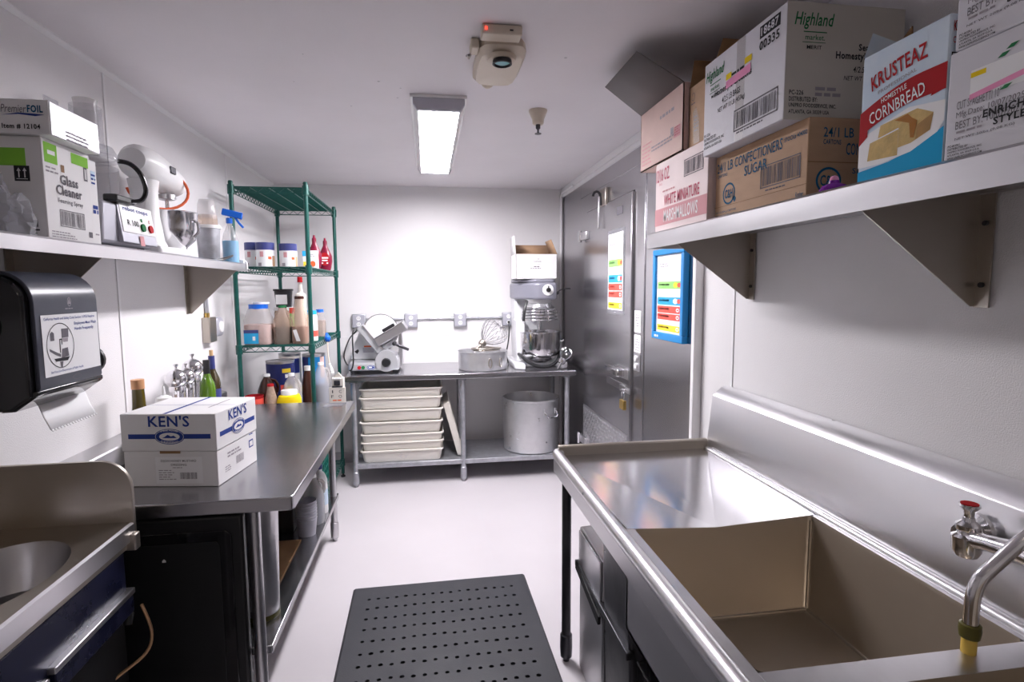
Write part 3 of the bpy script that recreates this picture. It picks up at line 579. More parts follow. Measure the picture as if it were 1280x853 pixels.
# ================================================================ FLOOR MAT
mt = thing('floor_mat', 'black rubber anti-fatigue mat with rows of drain holes', 'mat', (.05, 2.0, 0), rotz=.012, local=True)
mm = M(); cw, ch, zt = .045, .085, .014; nx, ny = 17, 20
gx0, gy1 = -.3825, .765
for i in range(nx):
    for j in range(ny):
        x = gx0 + i*cw; y = gy1 - (j+1)*ch; r = .009 + .002*random.random(); ccx = x+cw/2; ccy = y+ch/2 + random.uniform(-.004, .004)
        q = [(x,y), (x+cw/2,y), (x+cw,y), (x+cw,y+ch/2), (x+cw,y+ch), (x+cw/2,y+ch), (x,y+ch), (x,y+ch/2)]
        e = [(ccx + r*math.cos(a), ccy + r*.9*math.sin(a)) for a in [-.75*PI + k*PI/4 for k in range(8)]]
        mm.add([(*p, zt) for p in q] + [(*p, zt) for p in e] + [(*p, .003) for p in e], [(k, (k+1) % 8, 8+(k+1) % 8, 8+k) for k in range(8)] + [(8+k, 8+(k+1) % 8, 16+(k+1) % 8, 16+k) for k in range(8)])
X0, X1, Y0, Y1 = gx0, gx0+nx*cw, gy1-ny*ch, gy1; b = .07
o_ = [(X0,Y0), (X1,Y0), (X1,Y1), (X0,Y1)]; p_ = [(X0-b*.8,Y0-b), (X1+b*.8,Y0-b), (X1+b*.8,Y1+b), (X0-b*.8,Y1+b)]; q_ = [(x + (.012 if x > 0 else -.012), y + (.012 if y > 0 else -.012)) for x, y in p_]
mm.add([(*p, zt) for p in o_] + [(*p, zt) for p in p_] + [(*p, .001) for p in q_], [(k, (k+1) % 4, 4+(k+1) % 4, 4+k) for k in range(4)] + [(4+k, 4+(k+1) % 4, 8+(k+1) % 4, 8+k) for k in range(4)])
mm.build('sheet', 'rubber', mt, recalc=False); M().box(X0, Y0, .0005, X1, Y1, .003).build('underside', 'hole', mt)

# ================================================================ CARTONS
def carton(name, label, cat, x0, y0, z0, x1, y1, z1, m, group=None, openf=(), flap_m=None):
    t = thing(name, label, cat, ((x0+x1)/2, (y0+y1)/2, z0), group)
    if not openf: M().box(x0,y0,z0,x1,y1,z1).build('body', m, t, .003)
    else:
        s_ = M(); T = .004
        for b_ in ((x0,y0,z0,x1,y1,z0+T), (x0,y0,z0,x0+T,y1,z1), (x1-T,y0,z0,x1,y1,z1), (x0,y0,z0,x1,y0+T,z1), (x0,y1-T,z0,x1,y1,z1)): s_.box(*b_)
        s_.build('body', m, t)
        for kind, ln, ang, fm in openf:      # flap hinged at a top edge, opened by ang past horizontal
            ca, sa = math.cos(ang), math.sin(ang); g = M()
            if kind == '-x': e = [(x0,y0), (x0,y1)]; dv = (-ca*ln, 0, sa*ln)
            if kind == '+x': e = [(x1,y0), (x1,y1)]; dv = (ca*ln, 0, sa*ln)
            if kind == '-y': e = [(x0,y0), (x1,y0)]; dv = (0, -ca*ln, sa*ln)
            if kind == '+y': e = [(x0,y1), (x1,y1)]; dv = (0, ca*ln, sa*ln)
            k = .06; a, b = Vector((*e[0], z1)), Vector((*e[1], z1)); dd = Vector(dv); w_ = (b-a)
            g.add([a, b, b - w_*k + dd, a + w_*k + dd], [(0,1,2,3)]); o = g.build('flap', fm, t, recalc=False)
            so = o.modifiers.new('s', 'SOLIDIFY'); so.thickness = .004; so.offset = 0
    return t
ZR = 1.7765
# ---- right shelf
t = carton('marshmallow_carton', 'pink and white marshmallow carton at the far end of the sink shelf', 'carton', .93, 1.772, ZR, 1.22, 2.203, 2.052, 'card_pink')
F = fr('-x', .93, 2.203, ZR); rect(t, F, 0, .028, .431, .094, 'inkpalepink', 'stripe')
txt(t, F, .085, .038, .28, .046, 'MARSHMALLOWS', 'card', .015, off=.0014); txt(t, F, .085, .100, .29, .042, 'WHITE MINIATURE', 'inkpink', .012); txt(t, F, .008, .200, .125, .050, '12/16 OZ.', 'inkpink', .012); txt(t, F, .04, .185, .025, .010, 'BAGS', 'inkpalepink', .01)
small(t, F, .07, .155, .14, 1, .012, 'inkpalepink', .5); barcode(t, F, .255, .180, .40, .240, 'inkgrey', .003)
# open kraft carton on top of it
t = carton('open_carton', 'tan carton with its lid flap open toward the ceiling on marshmallow carton', 'carton', .925, 1.958, 2.0535, 1.20, 2.36, 2.293, 'kraft_pink', openf=(('-x', .20, .55, 'flapgrey'), ('+y', .14, .9, 'kraft'), ('+x', .15, 1.9, 'kraft')))
F = fr('-x', .925, 2.36, 2.0535); small(t, F, .12, .072, .21, 2, .013, 'inkpale', .5, 2); rect(t, F, .30, .08, .325, .105, 'inkpale'); rect(t, F, .33, .06, .385, .10, 'inkpalepink', off=.0009); small(t, F, .20, .165, .16, 1, .02, 'inkpale', .6, 4); small(t, F, .02, .10, .10, 6, .016, 'inkpalepink', .35, 6); small(t, F, .335, .095, .045, 4, .009, 'inkpink', .4, 6)
t = carton('kraft_carton', 'tan carton with a clear label pouch between open carton and white carton', 'carton', .945, 1.79, 2.0535, 1.20, 1.95, 2.265, 'kraft', openf=(('-y', .10, 1.2, 'kraft_dark'), ('+y', .10, 1.57, 'kraft_dark')))
F = fr('-x', .945, 1.95, 2.0535); poly(t, F, [(.04,.01), (.085,.008), (.075,.09), (.055,.135), (.03,.12)], 'tape', 'label_pouch', .001); small(t, F, .042, .10, .03, 5, .012, 'inkpale', .4, 3); ell(t, F, .03, .175, .012, .014, 'inkgrey', ring=.002); small(t, F, .015, .15, .03, 1, .008, 'inkgrey')
# sugar carton
t = carton('sugar_carton', 'kraft carton of confectioners sugar lying under the white crouton carton', 'carton', .955, 1.31, ZR, 1.25, 1.766, 1.983, 'kraft')
F = fr('-x', .955, 1.766, ZR)
txt(t, F, .012, .152, .34, .030, '24/1 LB CONFECTIONERS', 'inkteal', .006); txt(t, F, .36, .165, .09, .013, 'STOCK# 404002', 'inkteal', .01); txt(t, F, .17, .115, .115, .030, 'SUGAR', 'inkteal', .008); txt(t, F, .014, .136, .06, .010, 'CARTONS', 'inkteal', .008)
ell(t, F, .085, .078, .036, .034, 'inkteal', ring=.006); txt(t, F, .062, .064, .046, .028, 'C&H', 'inkteal', .02); poly(t, F, [(.105,.06), (.12,.046), (.128,.058), (.116,.07)], 'inkteal')
txt(t, F, .01, .008, .13, .008, 'NET WT 24 LBS (10.88 kg)', 'inkteal', .01); txt(t, F, .01, .02, .12, .008, '24-1 LB (454 g) CARTONS', 'inkteal', .01); barcode(t, F, .255, .062, .43, .125, 'inkgrey', .003); small(t, F, .28, .052, .13, 1, .008, 'inkgrey'); txt(t, F, .415, .012, .03, .015, 'Kosher', 'inkteal', .01)
lines(t, F, [(.0,.0415,.456,.043)], 'kraft_dark', 'cut_edge')
F = fr('-y', .955, 1.31, ZR); rect(t, F, .0, .095, .295, .0975, 'kraft_dark', 'cut_edge')
txt(t, F, .04, .158, .085, .024, '24/1 LB', 'inkteal', .006); txt(t, F, .04, .14, .05, .012, 'CARTONS', 'inkteal', .008); txt(t, F, .105, .115, .05, .03, 'CONF', 'inkteal', .008)
ell(t, F, .06, .05, .036, .034, 'inkteal', ring=.006, n=28); txt(t, F, .036, .036, .048, .028, 'C&H', 'inkteal', .02); txt(t, F, .125, .065, .07, .018, 'Singles', 'inkteal', .012); ell(t, F, .155, .03, .028, .022, 'ink', ring=.003)
# white crouton carton
t = carton('crouton_carton', 'large white crouton carton with green script logo on the sugar carton', 'carton', .907, 1.345, 1.984, 1.24, 1.766, 2.272, 'card_lilac')
rect(t, fr('-x', .907, 1.766, 1.984), .19, .0, .235, .288, 'tape', 'tape', .0004)
F = fr('-x', .907, 1.766, 1.984)
def highland(F, u, v, k):
    txt(t, F, u, v, .085*k, .032*k, 'Highland', 'inkgreen', .012, .28); txt(t, F, u+.024*k, v-.019*k, .042*k, .010*k, 'market.', 'inkgreen', .01); lines(t, F, [(u+.02*k, v-.005*k, u+.07*k, v-.003*k), (u+.018*k, v-.024*k, u+.068*k, v-.0228*k)], 'inkgreen'); txt(t, F, u+.028*k, v-.036*k, .032*k, .007*k, 'MERIT', 'ink', .012)
highland(F, .012, .218, 1.3)
txt(t, F, .07, .162, .20, .026, 'Homestyle Croutons', 'ink', .02); txt(t, F, .115, .136, .10, .018, '4/2.5 LB BAGS', 'ink', .006); txt(t, F, .09, .110, .15, .018, 'NET WT 10 LB (4.53kg)', 'ink', .006)
poly(t, F, [(.135,.170), (.265,.176), (.265,.200), (.135,.192)], 'pinkhi', 'sticker', .0014); rect(t, F, .135, .195, .165, .212, 'yellow', 'sticker', .0016); rect(t, F, .235, .205, .27, .222, 'yellow', 'sticker', .0016); small(t, F, .165, .198, .09, 2, .012, 'ink', .6, 8)
F2 = fr('-x', .907, 1.766, 1.984)
barcode(t, F, .185, .03, .395, .092, 'inkgrey', .004); small(t, F, .2, .022, .18, 1, .009, 'inkgrey'); rect(t, F, .305, .243, .395, .275, 'ink'); txt(t, F, .312, .248, .076, .022, '18687', 'card_lilac', .02, off=.0016); txt(t, F, .305, .212, .088, .024, '00335', 'ink', .02)
for i, s in enumerate(('PC-226', 'DISTRIBUTED BY:', 'UNIPRO FOODSERVICE, INC.', 'ATLANTA, GA 30339 USA')): txt(t, F, .008, .058-.013*i, (.038, .075, .125, .11)[i], .0095, s, 'ink', .015)
F = fr('-y', .907, 1.345, 1.984); rect(t, F, 0, 0, .333, .288, 'card_cream', 'end_panel', .0004)
highland(F, .02, .222, 1.3)
txt(t, F, .203, .178, .082, .017, 'Seasoned', 'ink', .03); txt(t, F, .139, .150, .188, .024, 'Homestyle Croutons', 'ink', .03); txt(t, F, .190, .124, .10, .015, '4/2.5 LB BAGS', 'ink', .01, .2); txt(t, F, .164, .100, .15, .015, 'NET WT 10 LB (4.53 KG)', 'ink', .008, .2); small(t, F, .085, .075, .08, 2, .014, 'inkpale', .6)
for i, s in enumerate(('PC-226', 'DISTRIBUTED BY:', 'UNIPRO FOODSERVICE, INC.', 'ATLANTA, GA 30339 USA')): txt(t, F, .012, .062-.016*i, (.04, .08, .134, .115)[i], .0115, s, 'ink', .02)
# cornbread box
t = carton('cornbread_box', 'light blue cornbread mix box with red ribbon on the sink shelf', 'box', .91, .889, ZR, 1.03, 1.086, 2.032, 'sky')
F = fr('-x', .91, 1.086, ZR); W, H = .197, .256
rect(t, F, 0, 0, W, .022, 'cyan', 'band'); poly(t, F, [(0,.022), (W,.022), (W,.065), (W*.75,.043), (W*.4,.028)], 'cyan', 'band', .0006)
poly(t, F, [(.0,.03), (.06,.028), (.13,.036), (.185,.058), (W,.075), (W,.11), (.12,.12), (0,.09)], 'paper', 'plate', .0008)
poly(t, F, [(.025,.04), (.10,.036), (.10,.085), (.03,.075)], 'cornbread', 'cake_slice', .0012); poly(t, F, [(.05,.08), (.10,.088), (.10,.05), (.13,.052), (.17,.065), (.175,.095), (.14,.112), (.055,.104)], 'cornbread', 'cake_slice', .0010)
poly(t, F, [(.14,.056), (.17,.066), (.175,.094), (.142,.082)], 'crust', 'cake_slice', .0014); poly(t, F, [(.09,.104), (.12,.108), (.13,.098), (.142,.09), (.136,.06), (.128,.062), (.124,.09), (.105,.098)], 'syrup', 'syrup', .0015)
# ribbon
n = 12; up = [(u, .142 + .033*math.sin(min(1, u/.15)*PI/2)) for u in [W*i/n for i in range(n+1)]]; lo = [(u, v-.046) for u, v in up]
poly(t, F, lo + up[::-1], 'red', 'ribbon', .0010)
poly(t, F, [(0,.096), (.022,.108), (.022,.090), (0,.075)], 'red', 'ribbon', .0012); poly(t, F, [(W-.03,.125), (W,.13), (W,.158), (W-.018,.155)], 'red', 'ribbon', .0012)
txt(t, F, .028, .112, .13, .024, 'CORNBREAD', 'paper', .006, rot=.17, off=.0018); txt(t, F, .055, .147, .06, .010, 'HOMESTYLE', 'paper', .01, rot=.17, off=.0018)
txt(t, F, .028, .178, .13, .030, 'KRUSTEAZ', 'red', .02, rot=.15, arc=.004); txt(t, F, .045, .168, .09, .007, 'PROFESSIONAL', 'inkpale', .01, rot=.15)
F = fr('-y', .91, .889, ZR); txt(t, F, .006, .225, .05, .018, 'KRUSTEAZ', 'red', .02); txt(t, F, .006, .205, .05, .011, 'CORNBREAD', 'red', .008); rect(t, F, .005, .02, .11, .19, 'paper', 'facts_panel'); txt(t, F, .008, .175, .09, .011, 'Nutrition Facts', 'ink', .02); small(t, F, .008, .16, .09, 12, .011, 'ink', .35, 5)
lines(t, F, [(.005,.155,.11,.158), (.005,.188,.11,.19), (.005,.02,.007,.19)], 'ink')
M().prism([(1.086,2.032), (1.086,2.06), (1.05,2.085), (1.046,2.032)], 'x', .985, .988).build('torn_flap', 'kraft_dark', t); M().add([(.91,1.086,2.032), (.94,1.10,2.09), (1.0,1.10,2.075), (1.03,1.086,2.032)], [(0,1,2,3)]).build('torn_flap', 'sky', t)
M().box(.92, .895, 2.0322, 1.02, 1.08, 2.0328).build('opening', 'kraft_dark', t)
# spaghetti cartons
def spag(z0, z1, y1, lab, full):
    t = carton('spaghetti_carton', lab, 'carton', .908, .44, z0, 1.20, y1, z1, 'card_lilac', 'white spaghetti cartons')
    F = fr('-x', .908, y1, z0); h = z1-z0
    txt(t, F, .020, .083, .075, .014, 'CUT SPAGHETTI 10"', 'inkgrey', .0, rot=.0); txt(t, F, .020, .066, .112, .013, 'Mfg.Date: 10/07/2025', 'inkgrey', 0); txt(t, F, .020, .050, .112, .013, 'BEST BY: 10/07/2027', 'inkgrey', 0); small(t, F, .022, .043, .06, 1, .008, 'inkpale'); txt(t, F, .02, .031, .10, .005, 'NET WT 20lbs (9.08 KG)', 'inkgrey', .01)
    txt(t, F, .068, .056, .09, .013, 'ENRICHED', 'ink', .03, off=.0016); txt(t, F, .086, .040, .05, .012, 'STYLE', 'ink', .03, off=.0016)
    for i, s in enumerate(('PC-81061', 'DISTRIBUTED BY', 'UNIPRO FOODSERVICE, INC.', 'ATLANTA, GA 30339 U.S.A.', 'WWW.UNIPROFOODSERVICE.COM')): txt(t, F, .008, .022-.0052*i, (.022, .037, .062, .058, .062)[i], .0038, s, 'ink', .02)
    if full:
        rect(t, F, .042, .094, .15, .14, 'paper', 'sticker', .0010); rect(t, F, .042, .128, .068, .136, 'yellow', 'sticker', .0013); barcode(t, F, .07, .122, .13, .136, 'ink', seed=9); poly(t, F, [(.042,.092), (.14,.105), (.14,.114), (.042,.101)], 'pinkhi', 'sticker', .0014); small(t, F, .055, .104, .07, 1, .008, 'ink'); small(t, F, .044, .124, .02, 3, .006, 'inkgrey')
        for u, v in ((.098,.152), (.085,.143), (.092,.092), (.09,.1)): poly(t, F, [(u,v), (u+.008,v+.006), (u+.02,v+.006), (u+.012,v)], 'inkgreen', 'leaf_print', .0012)
    return t
spag(ZR, 1.959, .884, 'white spaghetti carton with pink and yellow sticker resting on the shelf', True); spag(1.96, 2.14, .876, 'white spaghetti carton stacked on top of the stickered one', False)
# small things between the boxes
t = thing('bottle', 'small bottle with a pink label behind the cornbread box', 'bottle', (1.16, 1.25, ZR)); M().lathe([(0,0), (.03,0), (.032,.01), (.032,.19), (.022,.215), (.014,.22), (.014,.235), (0,.235)], (1.16,1.245,ZR), 18).build('body', 'inkteal', t); M().lathe([(.0325,.10), (.0325,.165)], (1.16,1.245,ZR), 18).build('label', 'pinkhi', t); M().cyl((1.16,1.245,ZR+.232), (1.16,1.245,ZR+.25), .016).build('cap', 'ink', t)
t = thing('twist_cap', 'shiny purple cap lying beside the sugar carton', 'cap', (.935, 1.20, ZR)); M().lathe([(0,0), (.030,0), (.032,.006), (.026,.016), (.012,.022), (.011,.028), (0,.03)], (.945,1.20,ZR), 18).build('cap', 'purple', t); M().ball((.945,1.20,ZR+.03), .010).build('knob', 'pinkhi', t)

# ---- left shelf
ZL = 1.7005
t = carton('glass_cleaner_carton', 'white glass cleaner carton with green stripe on the left shelf', 'carton', -1.262, 1.69, ZL, -1.008, 1.905, 1.968, 'card')
F = fr('+x', -1.008, 1.69, ZL)
rect(t, F, .008, .205, .062, .258, 'limegreen', 'stripe'); rect(t, F, .125, .225, .205, .255, 'limegreen', 'stripe'); small(t, F, .022, .228, .035, 1, .016, 'card', .7)
txt(t, F, .068, .155, .08, .028, 'Glass', 'inkgrey', .025); txt(t, F, .048, .125, .115, .028, 'Cleaner', 'inkgrey', .025); txt(t, F, .052, .100, .112, .016, 'Foaming Spray', 'inkgrey', .015)
barcode(t, F, .055, .038, .168, .085, 'inkgrey', .002); small(t, F, .015, .02, .11, 4, .007, 'inkpale', .4); rect(t, F, .18, .185, .198, .225, 'inkgrey'); rect(t, F, .184, .19, .188, .22, 'card', off=.0012); rect(t, F, .19, .19, .194, .22, 'card', off=.0012); rect(t, F, .185, .018, .203, .035, 'inkgrey'); rect(t, F, .075, .19, .09, .21, 'kraft_dark', 'handle_hole'); small(t, F, .01, .19, .06, 2, .01, 'inkpale')
F = fr('-y', -1.262, 1.69, ZL); rect(t, F, 0, .19, .215, .236, 'limegreen', 'stripe'); small(t, F, .06, .206, .09, 1, .014, 'card', .7); rect(t, F, .185, .15, .222, .19, 'ink', 'arrow_mark'); lines(t, F, [(.195,.159,.198,.178), (.209,.159,.212,.178), (.190,.155,.217,.1565)], 'card', off=.0014); [poly(t, F, [(q-.005,.176), (q+.005,.176), (q,.185)], 'card', 'arrow_mark', .0014) for q in (.1965, .2105)]
rect(t, F, .20, .03, .232, .048, 'inkgrey'); small(t, F, .17, .065, .07, 1, .009, 'inkpale'); small(t, F, .20, .02, .035, 2, .009, 'ink')
t = carton('foil_box', 'foil roll box with silver side lying on the glass cleaner carton', 'box', -1.265, 1.675, 1.969, -.975, 1.90, 2.058, 'card')
F = fr('-y', -1.256, 1.675, 1.969); txt(t, F, .17, .054, .06, .020, 'Premier', 'inkgrey', 0, .25); txt(t, F, .232, .055, .037, .019, 'FOIL', 'inkteal', .035); poly(t, F, [(.17,.047), (.21,.05), (.25,.046), (.272,.05), (.25,.052), (.21,.054)], 'inkblue'); txt(t, F, .17, .012, .09, .014, 'Item # 12104', 'ink', .025)
M().box(-.9748, 1.68, 1.972, -.9735, 1.897, 2.055).build('silver_side', 'foilside', t); small(t, fr('+x', -.9734, 1.68, 1.972), .06, .02, .12, 3, .01, 'inkpale')
t = carton('small_carton', 'narrow white carton with blue print between glass cleaner and food processor', 'carton', -1.26, 1.912, ZL, -1.015, 1.952, 1.958, 'card')
F = fr('+x', -1.015, 1.912, ZL); rect(t, F, .006, .20, .03, .225, 'sky'); small(t, F, .007, .21, .022, 3, .012, 'inkblue'); small(t, F, .007, .11, .026, 2, .014, 'inkblue', .8); small(t, F, .01, .03, .02, 1, .01, 'inkpale')
# plastic bag
t = thing('plastic_bag', 'crumpled clear plastic bag on the left shelf before the carton', 'bag', (-1.08, 1.63, ZL)); g = M(); rd = random.Random(5)
for (bx, by, hh, rr_) in ((-1.03,1.625,.10,.030), (-1.075,1.63,.15,.045), (-1.12,1.62,.12,.04)):
    pr = []
    for i in range(7): q = i/6; pr.append((max(.004, rr_*(1-q*.75)*(1 + rd.uniform(-.25,.25))), hh*q))
    o = len(g.v); g.lathe([(0,0)] + pr + [(0, hh)], (bx,by,ZL), 11)
    for i in range(o, len(g.v)):
        x, y, z = g.v[i]; k = .010 if z > ZL+.004 else 0; g.v[i] = (x + rd.uniform(-k,k), y + rd.uniform(-k,k), z + rd.uniform(0,k))
g.build('film', 'bagplastic', t, angle=5)
# food processor
t = thing('food_processor', 'grey food processor with clear bowl and green and red buttons', 'food processor', (-1.12, 2.1, ZL))
M().prism([(1.965,ZL+.012), (2.30,ZL+.012), (2.285,ZL+.15), (1.98,ZL+.15)], 'x', -1.235, -1.02).build('base', 'castgrey', t, .012); M().prism([(-1.02,ZL+.02), (-1.004,ZL+.02), (-1.018,ZL+.148), (-1.034,ZL+.148)], 'y', 2.06, 2.30).build('front_housing', 'castgrey', t, .004)
for x, y in ((-1.21,1.99), (-1.05,1.99), (-1.21,2.27), (-1.05,2.27)): M().cyl((x,y,ZL), (x,y,ZL+.014), .012).build('rubber_foot', 'black', t)
Fp = (Vector((-1.0085, 2.07, ZL+.055)), Vector((0,1,0)), Vector((-.115,0,.993)), Vector((.993,0,.115)))
pp = M(); pp.add([at(Fp,*q,.003) for q in ((0,0), (.225,0), (.225,.10), (0,.10))] + [at(Fp,*q,-.004) for q in ((0,0), (.225,0), (.225,.10), (0,.10))], [(0,1,2,3), (7,6,5,4), (0,4,5,1), (1,5,6,2), (2,6,7,3), (3,7,4,0)]); pp.build('control_panel', 'whiteplastic', t, .003)
txt(t, Fp, .02, .072, .17, .018, 'robot coupe', 'inkblue', .02, off=.0036); txt(t, Fp, .035, .026, .075, .020, 'R 100', 'ink', .02, off=.0036); small(t, Fp, .037, .012, .07, 1, .012, 'inkgrey')
for u, m in ((.135,'sgreen'), (.19,'sred')):
    b_ = M().cyl(at(Fp,u,.026,.003), at(Fp,u,.026,.009), .014, n=14).build('button', 'inkgreen' if m == 'sgreen' else 'red', t); txt(t, Fp, u-.006, .046, .012, .012, '|' if m == 'sgreen' else 'O', 'inkgreen' if m == 'sgreen' else 'red', .02, off=.0036)
rect(t, (Vector((-1.003,2.07,ZL+.01)), Vector((0,1,0)), Vector((-.1,0,1)), Vector((1,0,.1))), .10, .005, .13, .04, 'inkpalepink', 'sticker', .003)
BX, BY = -1.125, 2.08
b_ = M().lathe([(.092,.152), (.098,.155), (.102,.26), (.103,.268)], (BX,BY,ZL), 28).build('bowl', 'clearplastic', t); M().lathe([(.103,.29), (.107,.292), (.107,.302), (.10,.306)], (BX,BY,ZL), 28).build('rim', 'clearplastic', b_); M().lathe([(.035,.16), (.03,.22), (.012,.27), (0,.275)], (BX,BY,ZL), 16).build('blade_hub', 'offplastic', t)
M().lathe([(.107,.302), (.09,.335), (.05,.345), (0,.346)], (BX,BY,ZL), 28).build('lid', 'clearplastic', t); l_ = M().lathe([(.042,.335), (.04,.46)], (BX+.03,BY-.01,ZL), 20, p=3).build('feed_tube', 'clearplastic', t); M().lathe([(0,.36), (.032,.36), (.032,.47), (.034,.48), (0,.482)], (BX+.03,BY-.01,ZL), 18).build('pusher', 'cupclear', l_); M().box(BX-.11, BY+.02, ZL+.345, BX-.105, BY+.09, ZL+.50).build('guard_plate', 'clearplastic', t)
M().tube([(-1.03,2.11,ZL+.295), (-1.0,2.13,ZL+.29), (-.98,2.155,ZL+.26), (-.972,2.165,ZL+.21), (-.98,2.155,ZL+.175), (-1.0,2.13,ZL+.163), (-1.03,2.10,ZL+.165)], .008, 10, soft=True).build('handle', 'blackgloss', t); M().box(-1.045, 2.03, ZL+.152, -1.0, 2.15, ZL+.175).build('latch', 'black', t, .006)
MX0 = set(bpy.data.objects)
# stand mixer (tilt-head) on the shelf
t = thing('tabletop_mixer', 'white tilt-head tabletop mixer with orange cord on the left shelf', 'mixer', (-1.12, 2.5, ZL))
def ovals(path, n=20):
    m_ = M(); v = []; f = []
    for k, (x, y, z, rx_, rz_) in enumerate(path):
        for i in range(n): a = 2*PI*i/n; v.append((x + rx_*math.cos(a), y, z + rz_*math.sin(a)))
    for k in range(len(path)-1): f += [(k*n+i, k*n+(i+1) % n, (k+1)*n+(i+1) % n, (k+1)*n+i) for i in range(n)]
    f += [tuple(range(n)), tuple(range((len(path)-1)*n, len(path)*n))]; return m_.add(v, f)
hx = -1.125
ovals([(hx,2.335,2.065,.02,.02), (hx,2.34,2.065,.05,.045), (hx,2.37,2.065,.067,.066), (hx,2.44,2.06,.075,.074), (hx,2.54,2.05,.074,.070), (hx,2.64,2.035,.068,.060), (hx,2.69,2.03,.06,.052), (hx,2.705,2.03,.04,.035)]).build('head', 'whiteplastic', t)
M().lathe([(0,ZL+.30), (.055,ZL+.30), (.048,ZL+.25), (.05,ZL+.16), (.062,ZL+.06), (.075,ZL+.03), (0,ZL+.03)], (hx,2.42,0), 20, sx=1., sy=1.1).build('neck', 'whiteplastic', t)
M().prism([(-1.21,2.34), (-1.04,2.34), (-1.03,2.45), (-1.02,2.60), (-1.05,2.68), (-1.125,2.705), (-1.20,2.68), (-1.23,2.60), (-1.22,2.45)], 'z', ZL, ZL+.035).build('foot', 'whiteplastic', t, .012, seg=3)
M().lathe([(0,1.975), (.035,1.975), (.035,1.955), (.02,1.95), (0,1.95)], (hx,2.62,0), 16).build('beater_hub', 'steel_light', t); M().cyl((hx,2.62,1.86), (hx,2.62,1.955), .008).build('shaft', 'bright', t); M().box(-1.054, 2.49, 2.045, -1.046, 2.54, 2.075).build('speed_knob', 'darksteel', t, .005); M().ovalband = None
k = M().tube([(hx+.078*math.cos(a)*1.0, 2.55 + .10*math.cos(a), 1.99 + .085*math.sin(a)) for a in [-PI*.95 + i*PI*1.3/18 for i in range(19)]], .006, 8).build('orange_cord', 'orange', t)
t = thing('mixing_bowl', 'stainless mixing bowl with handle under the white tabletop mixer head', 'bowl', (-1.10, 2.62, ZL+.035))
M().lathe([(0,.003), (.05,.003), (.05,.0), (.052,.01), (.085,.04), (.098,.09), (.10,.155), (.104,.16), (.100,.162), (.096,.155), (.094,.09), (.08,.045), (.05,.014), (0,.012)], (-1.10,2.60,ZL+.0355), 30).build('bowl', 'bright', t); M().tube([(-1.005,2.58,ZL+.16), (-.985,2.57,ZL+.15), (-.982,2.568,ZL+.11), (-1.005,2.58,ZL+.09)], .006).build('handle', 'bright', t)
for o in set(bpy.data.objects) - MX0:
    if not o.parent: o.location.y += .07
# canister with cup stack, spray bottle, cord
t = thing('canister', 'grey canister with upturned translucent cups beside the mixer bowl', 'canister', (-1.085, 3.03, ZL)); M().lathe([(0,0), (.046,0), (.048,.004), (.055,.165), (.060,.168), (.060,.178), (.052,.18), (0,.18)], (-1.085,3.03,ZL), 26).build('body', 'galv', t); M().lathe([(.0605,.164), (.0605,.18), (.053,.181)], (-1.085,3.03,ZL), 26).build('rim', 'whiteplastic', t)
c_ = thing('cup_stack', 'stack of upturned translucent cups on the grey canister', 'cups', (-1.085, 3.03, ZL+.181)); M().lathe([(.047,0), (.046,.03), (.043,.05)], (-1.085,3.03,ZL+.1815), 22).build('lower_cup', 'cuptan', c_); M().lathe([(.046,.03), (.040,.105), (.034,.125), (0,.13)], (-1.085,3.03,ZL+.1815), 22).build('upper_cup', 'cupclear', c_)
t = thing('spray_bottle', 'spray bottle with blue liquid and blue trigger at the shelf end', 'spray bottle', (-1.04, 3.21, ZL)); b_ = M().lathe([(0,0), (.038,0), (.04,.01), (.04,.12), (.032,.155), (.014,.20), (.013,.215), (0,.215)], (-1.04,3.21,ZL), 20).build('bottle', 'cupclear', t); M().lathe([(0,.002), (.0385,.003), (.0395,.118), (0,.118)], (-1.04,3.21,ZL), 20).build('liquid', 'sblue', b_)
g = M(); g.cyl((-1.04,3.21,ZL+.21), (-1.04,3.21,ZL+.24), .016); g.obox((-1.025,3.215,ZL+.262), (.10,.03,.034), (0,.22,.25)); g.obox((-.985,3.225,ZL+.245), (.012,.022,.022), (0,.2,0)); g.build('spray_head', 'blueplastic', t, .004); M().tube([(-1.015,3.215,ZL+.25), (-.995,3.22,ZL+.215), (-.975,3.225,ZL+.19)], .006).build('trigger', 'blueplastic', t)
t = thing('extension_cord', 'black extension cord coiled at the end of the left shelf', 'cord', (-1.05, 3.1, ZL)); M().tube([(-1.15,2.90,ZL+.006), (-1.06,2.92,ZL+.007), (-1.012,2.97,ZL+.006), (-1.006,3.05,ZL+.02), (-1.004,3.12,ZL+.035), (-1.03,3.145,ZL+.03), (-1.10,3.15,ZL+.008), (-1.13,3.2,ZL+.006), (-1.11,3.265,ZL+.006), (-1.06,3.285,ZL+.006)], .0055, 8, soft=True).build('cable', 'black', t)
t = thing('power_plug', 'white plug with cord hanging over the left shelf edge', 'plug', (-1.0, 3.22, ZL)); M().tube([(-1.0,3.285,ZL+.012), (-.99,3.285,ZL+.012), (-.984,3.284,ZL-.004), (-.983,3.283,ZL-.03)], .005, 8, soft=True).build('cable', 'whiteplastic', t); M().obox((-1.01,3.283,ZL+.0115), (.03,.022,.022)).build('plug_body', 'whiteplastic', t, .004)

# ================================================================ BACK TABLE EQUIPMENT
ZT = .8885
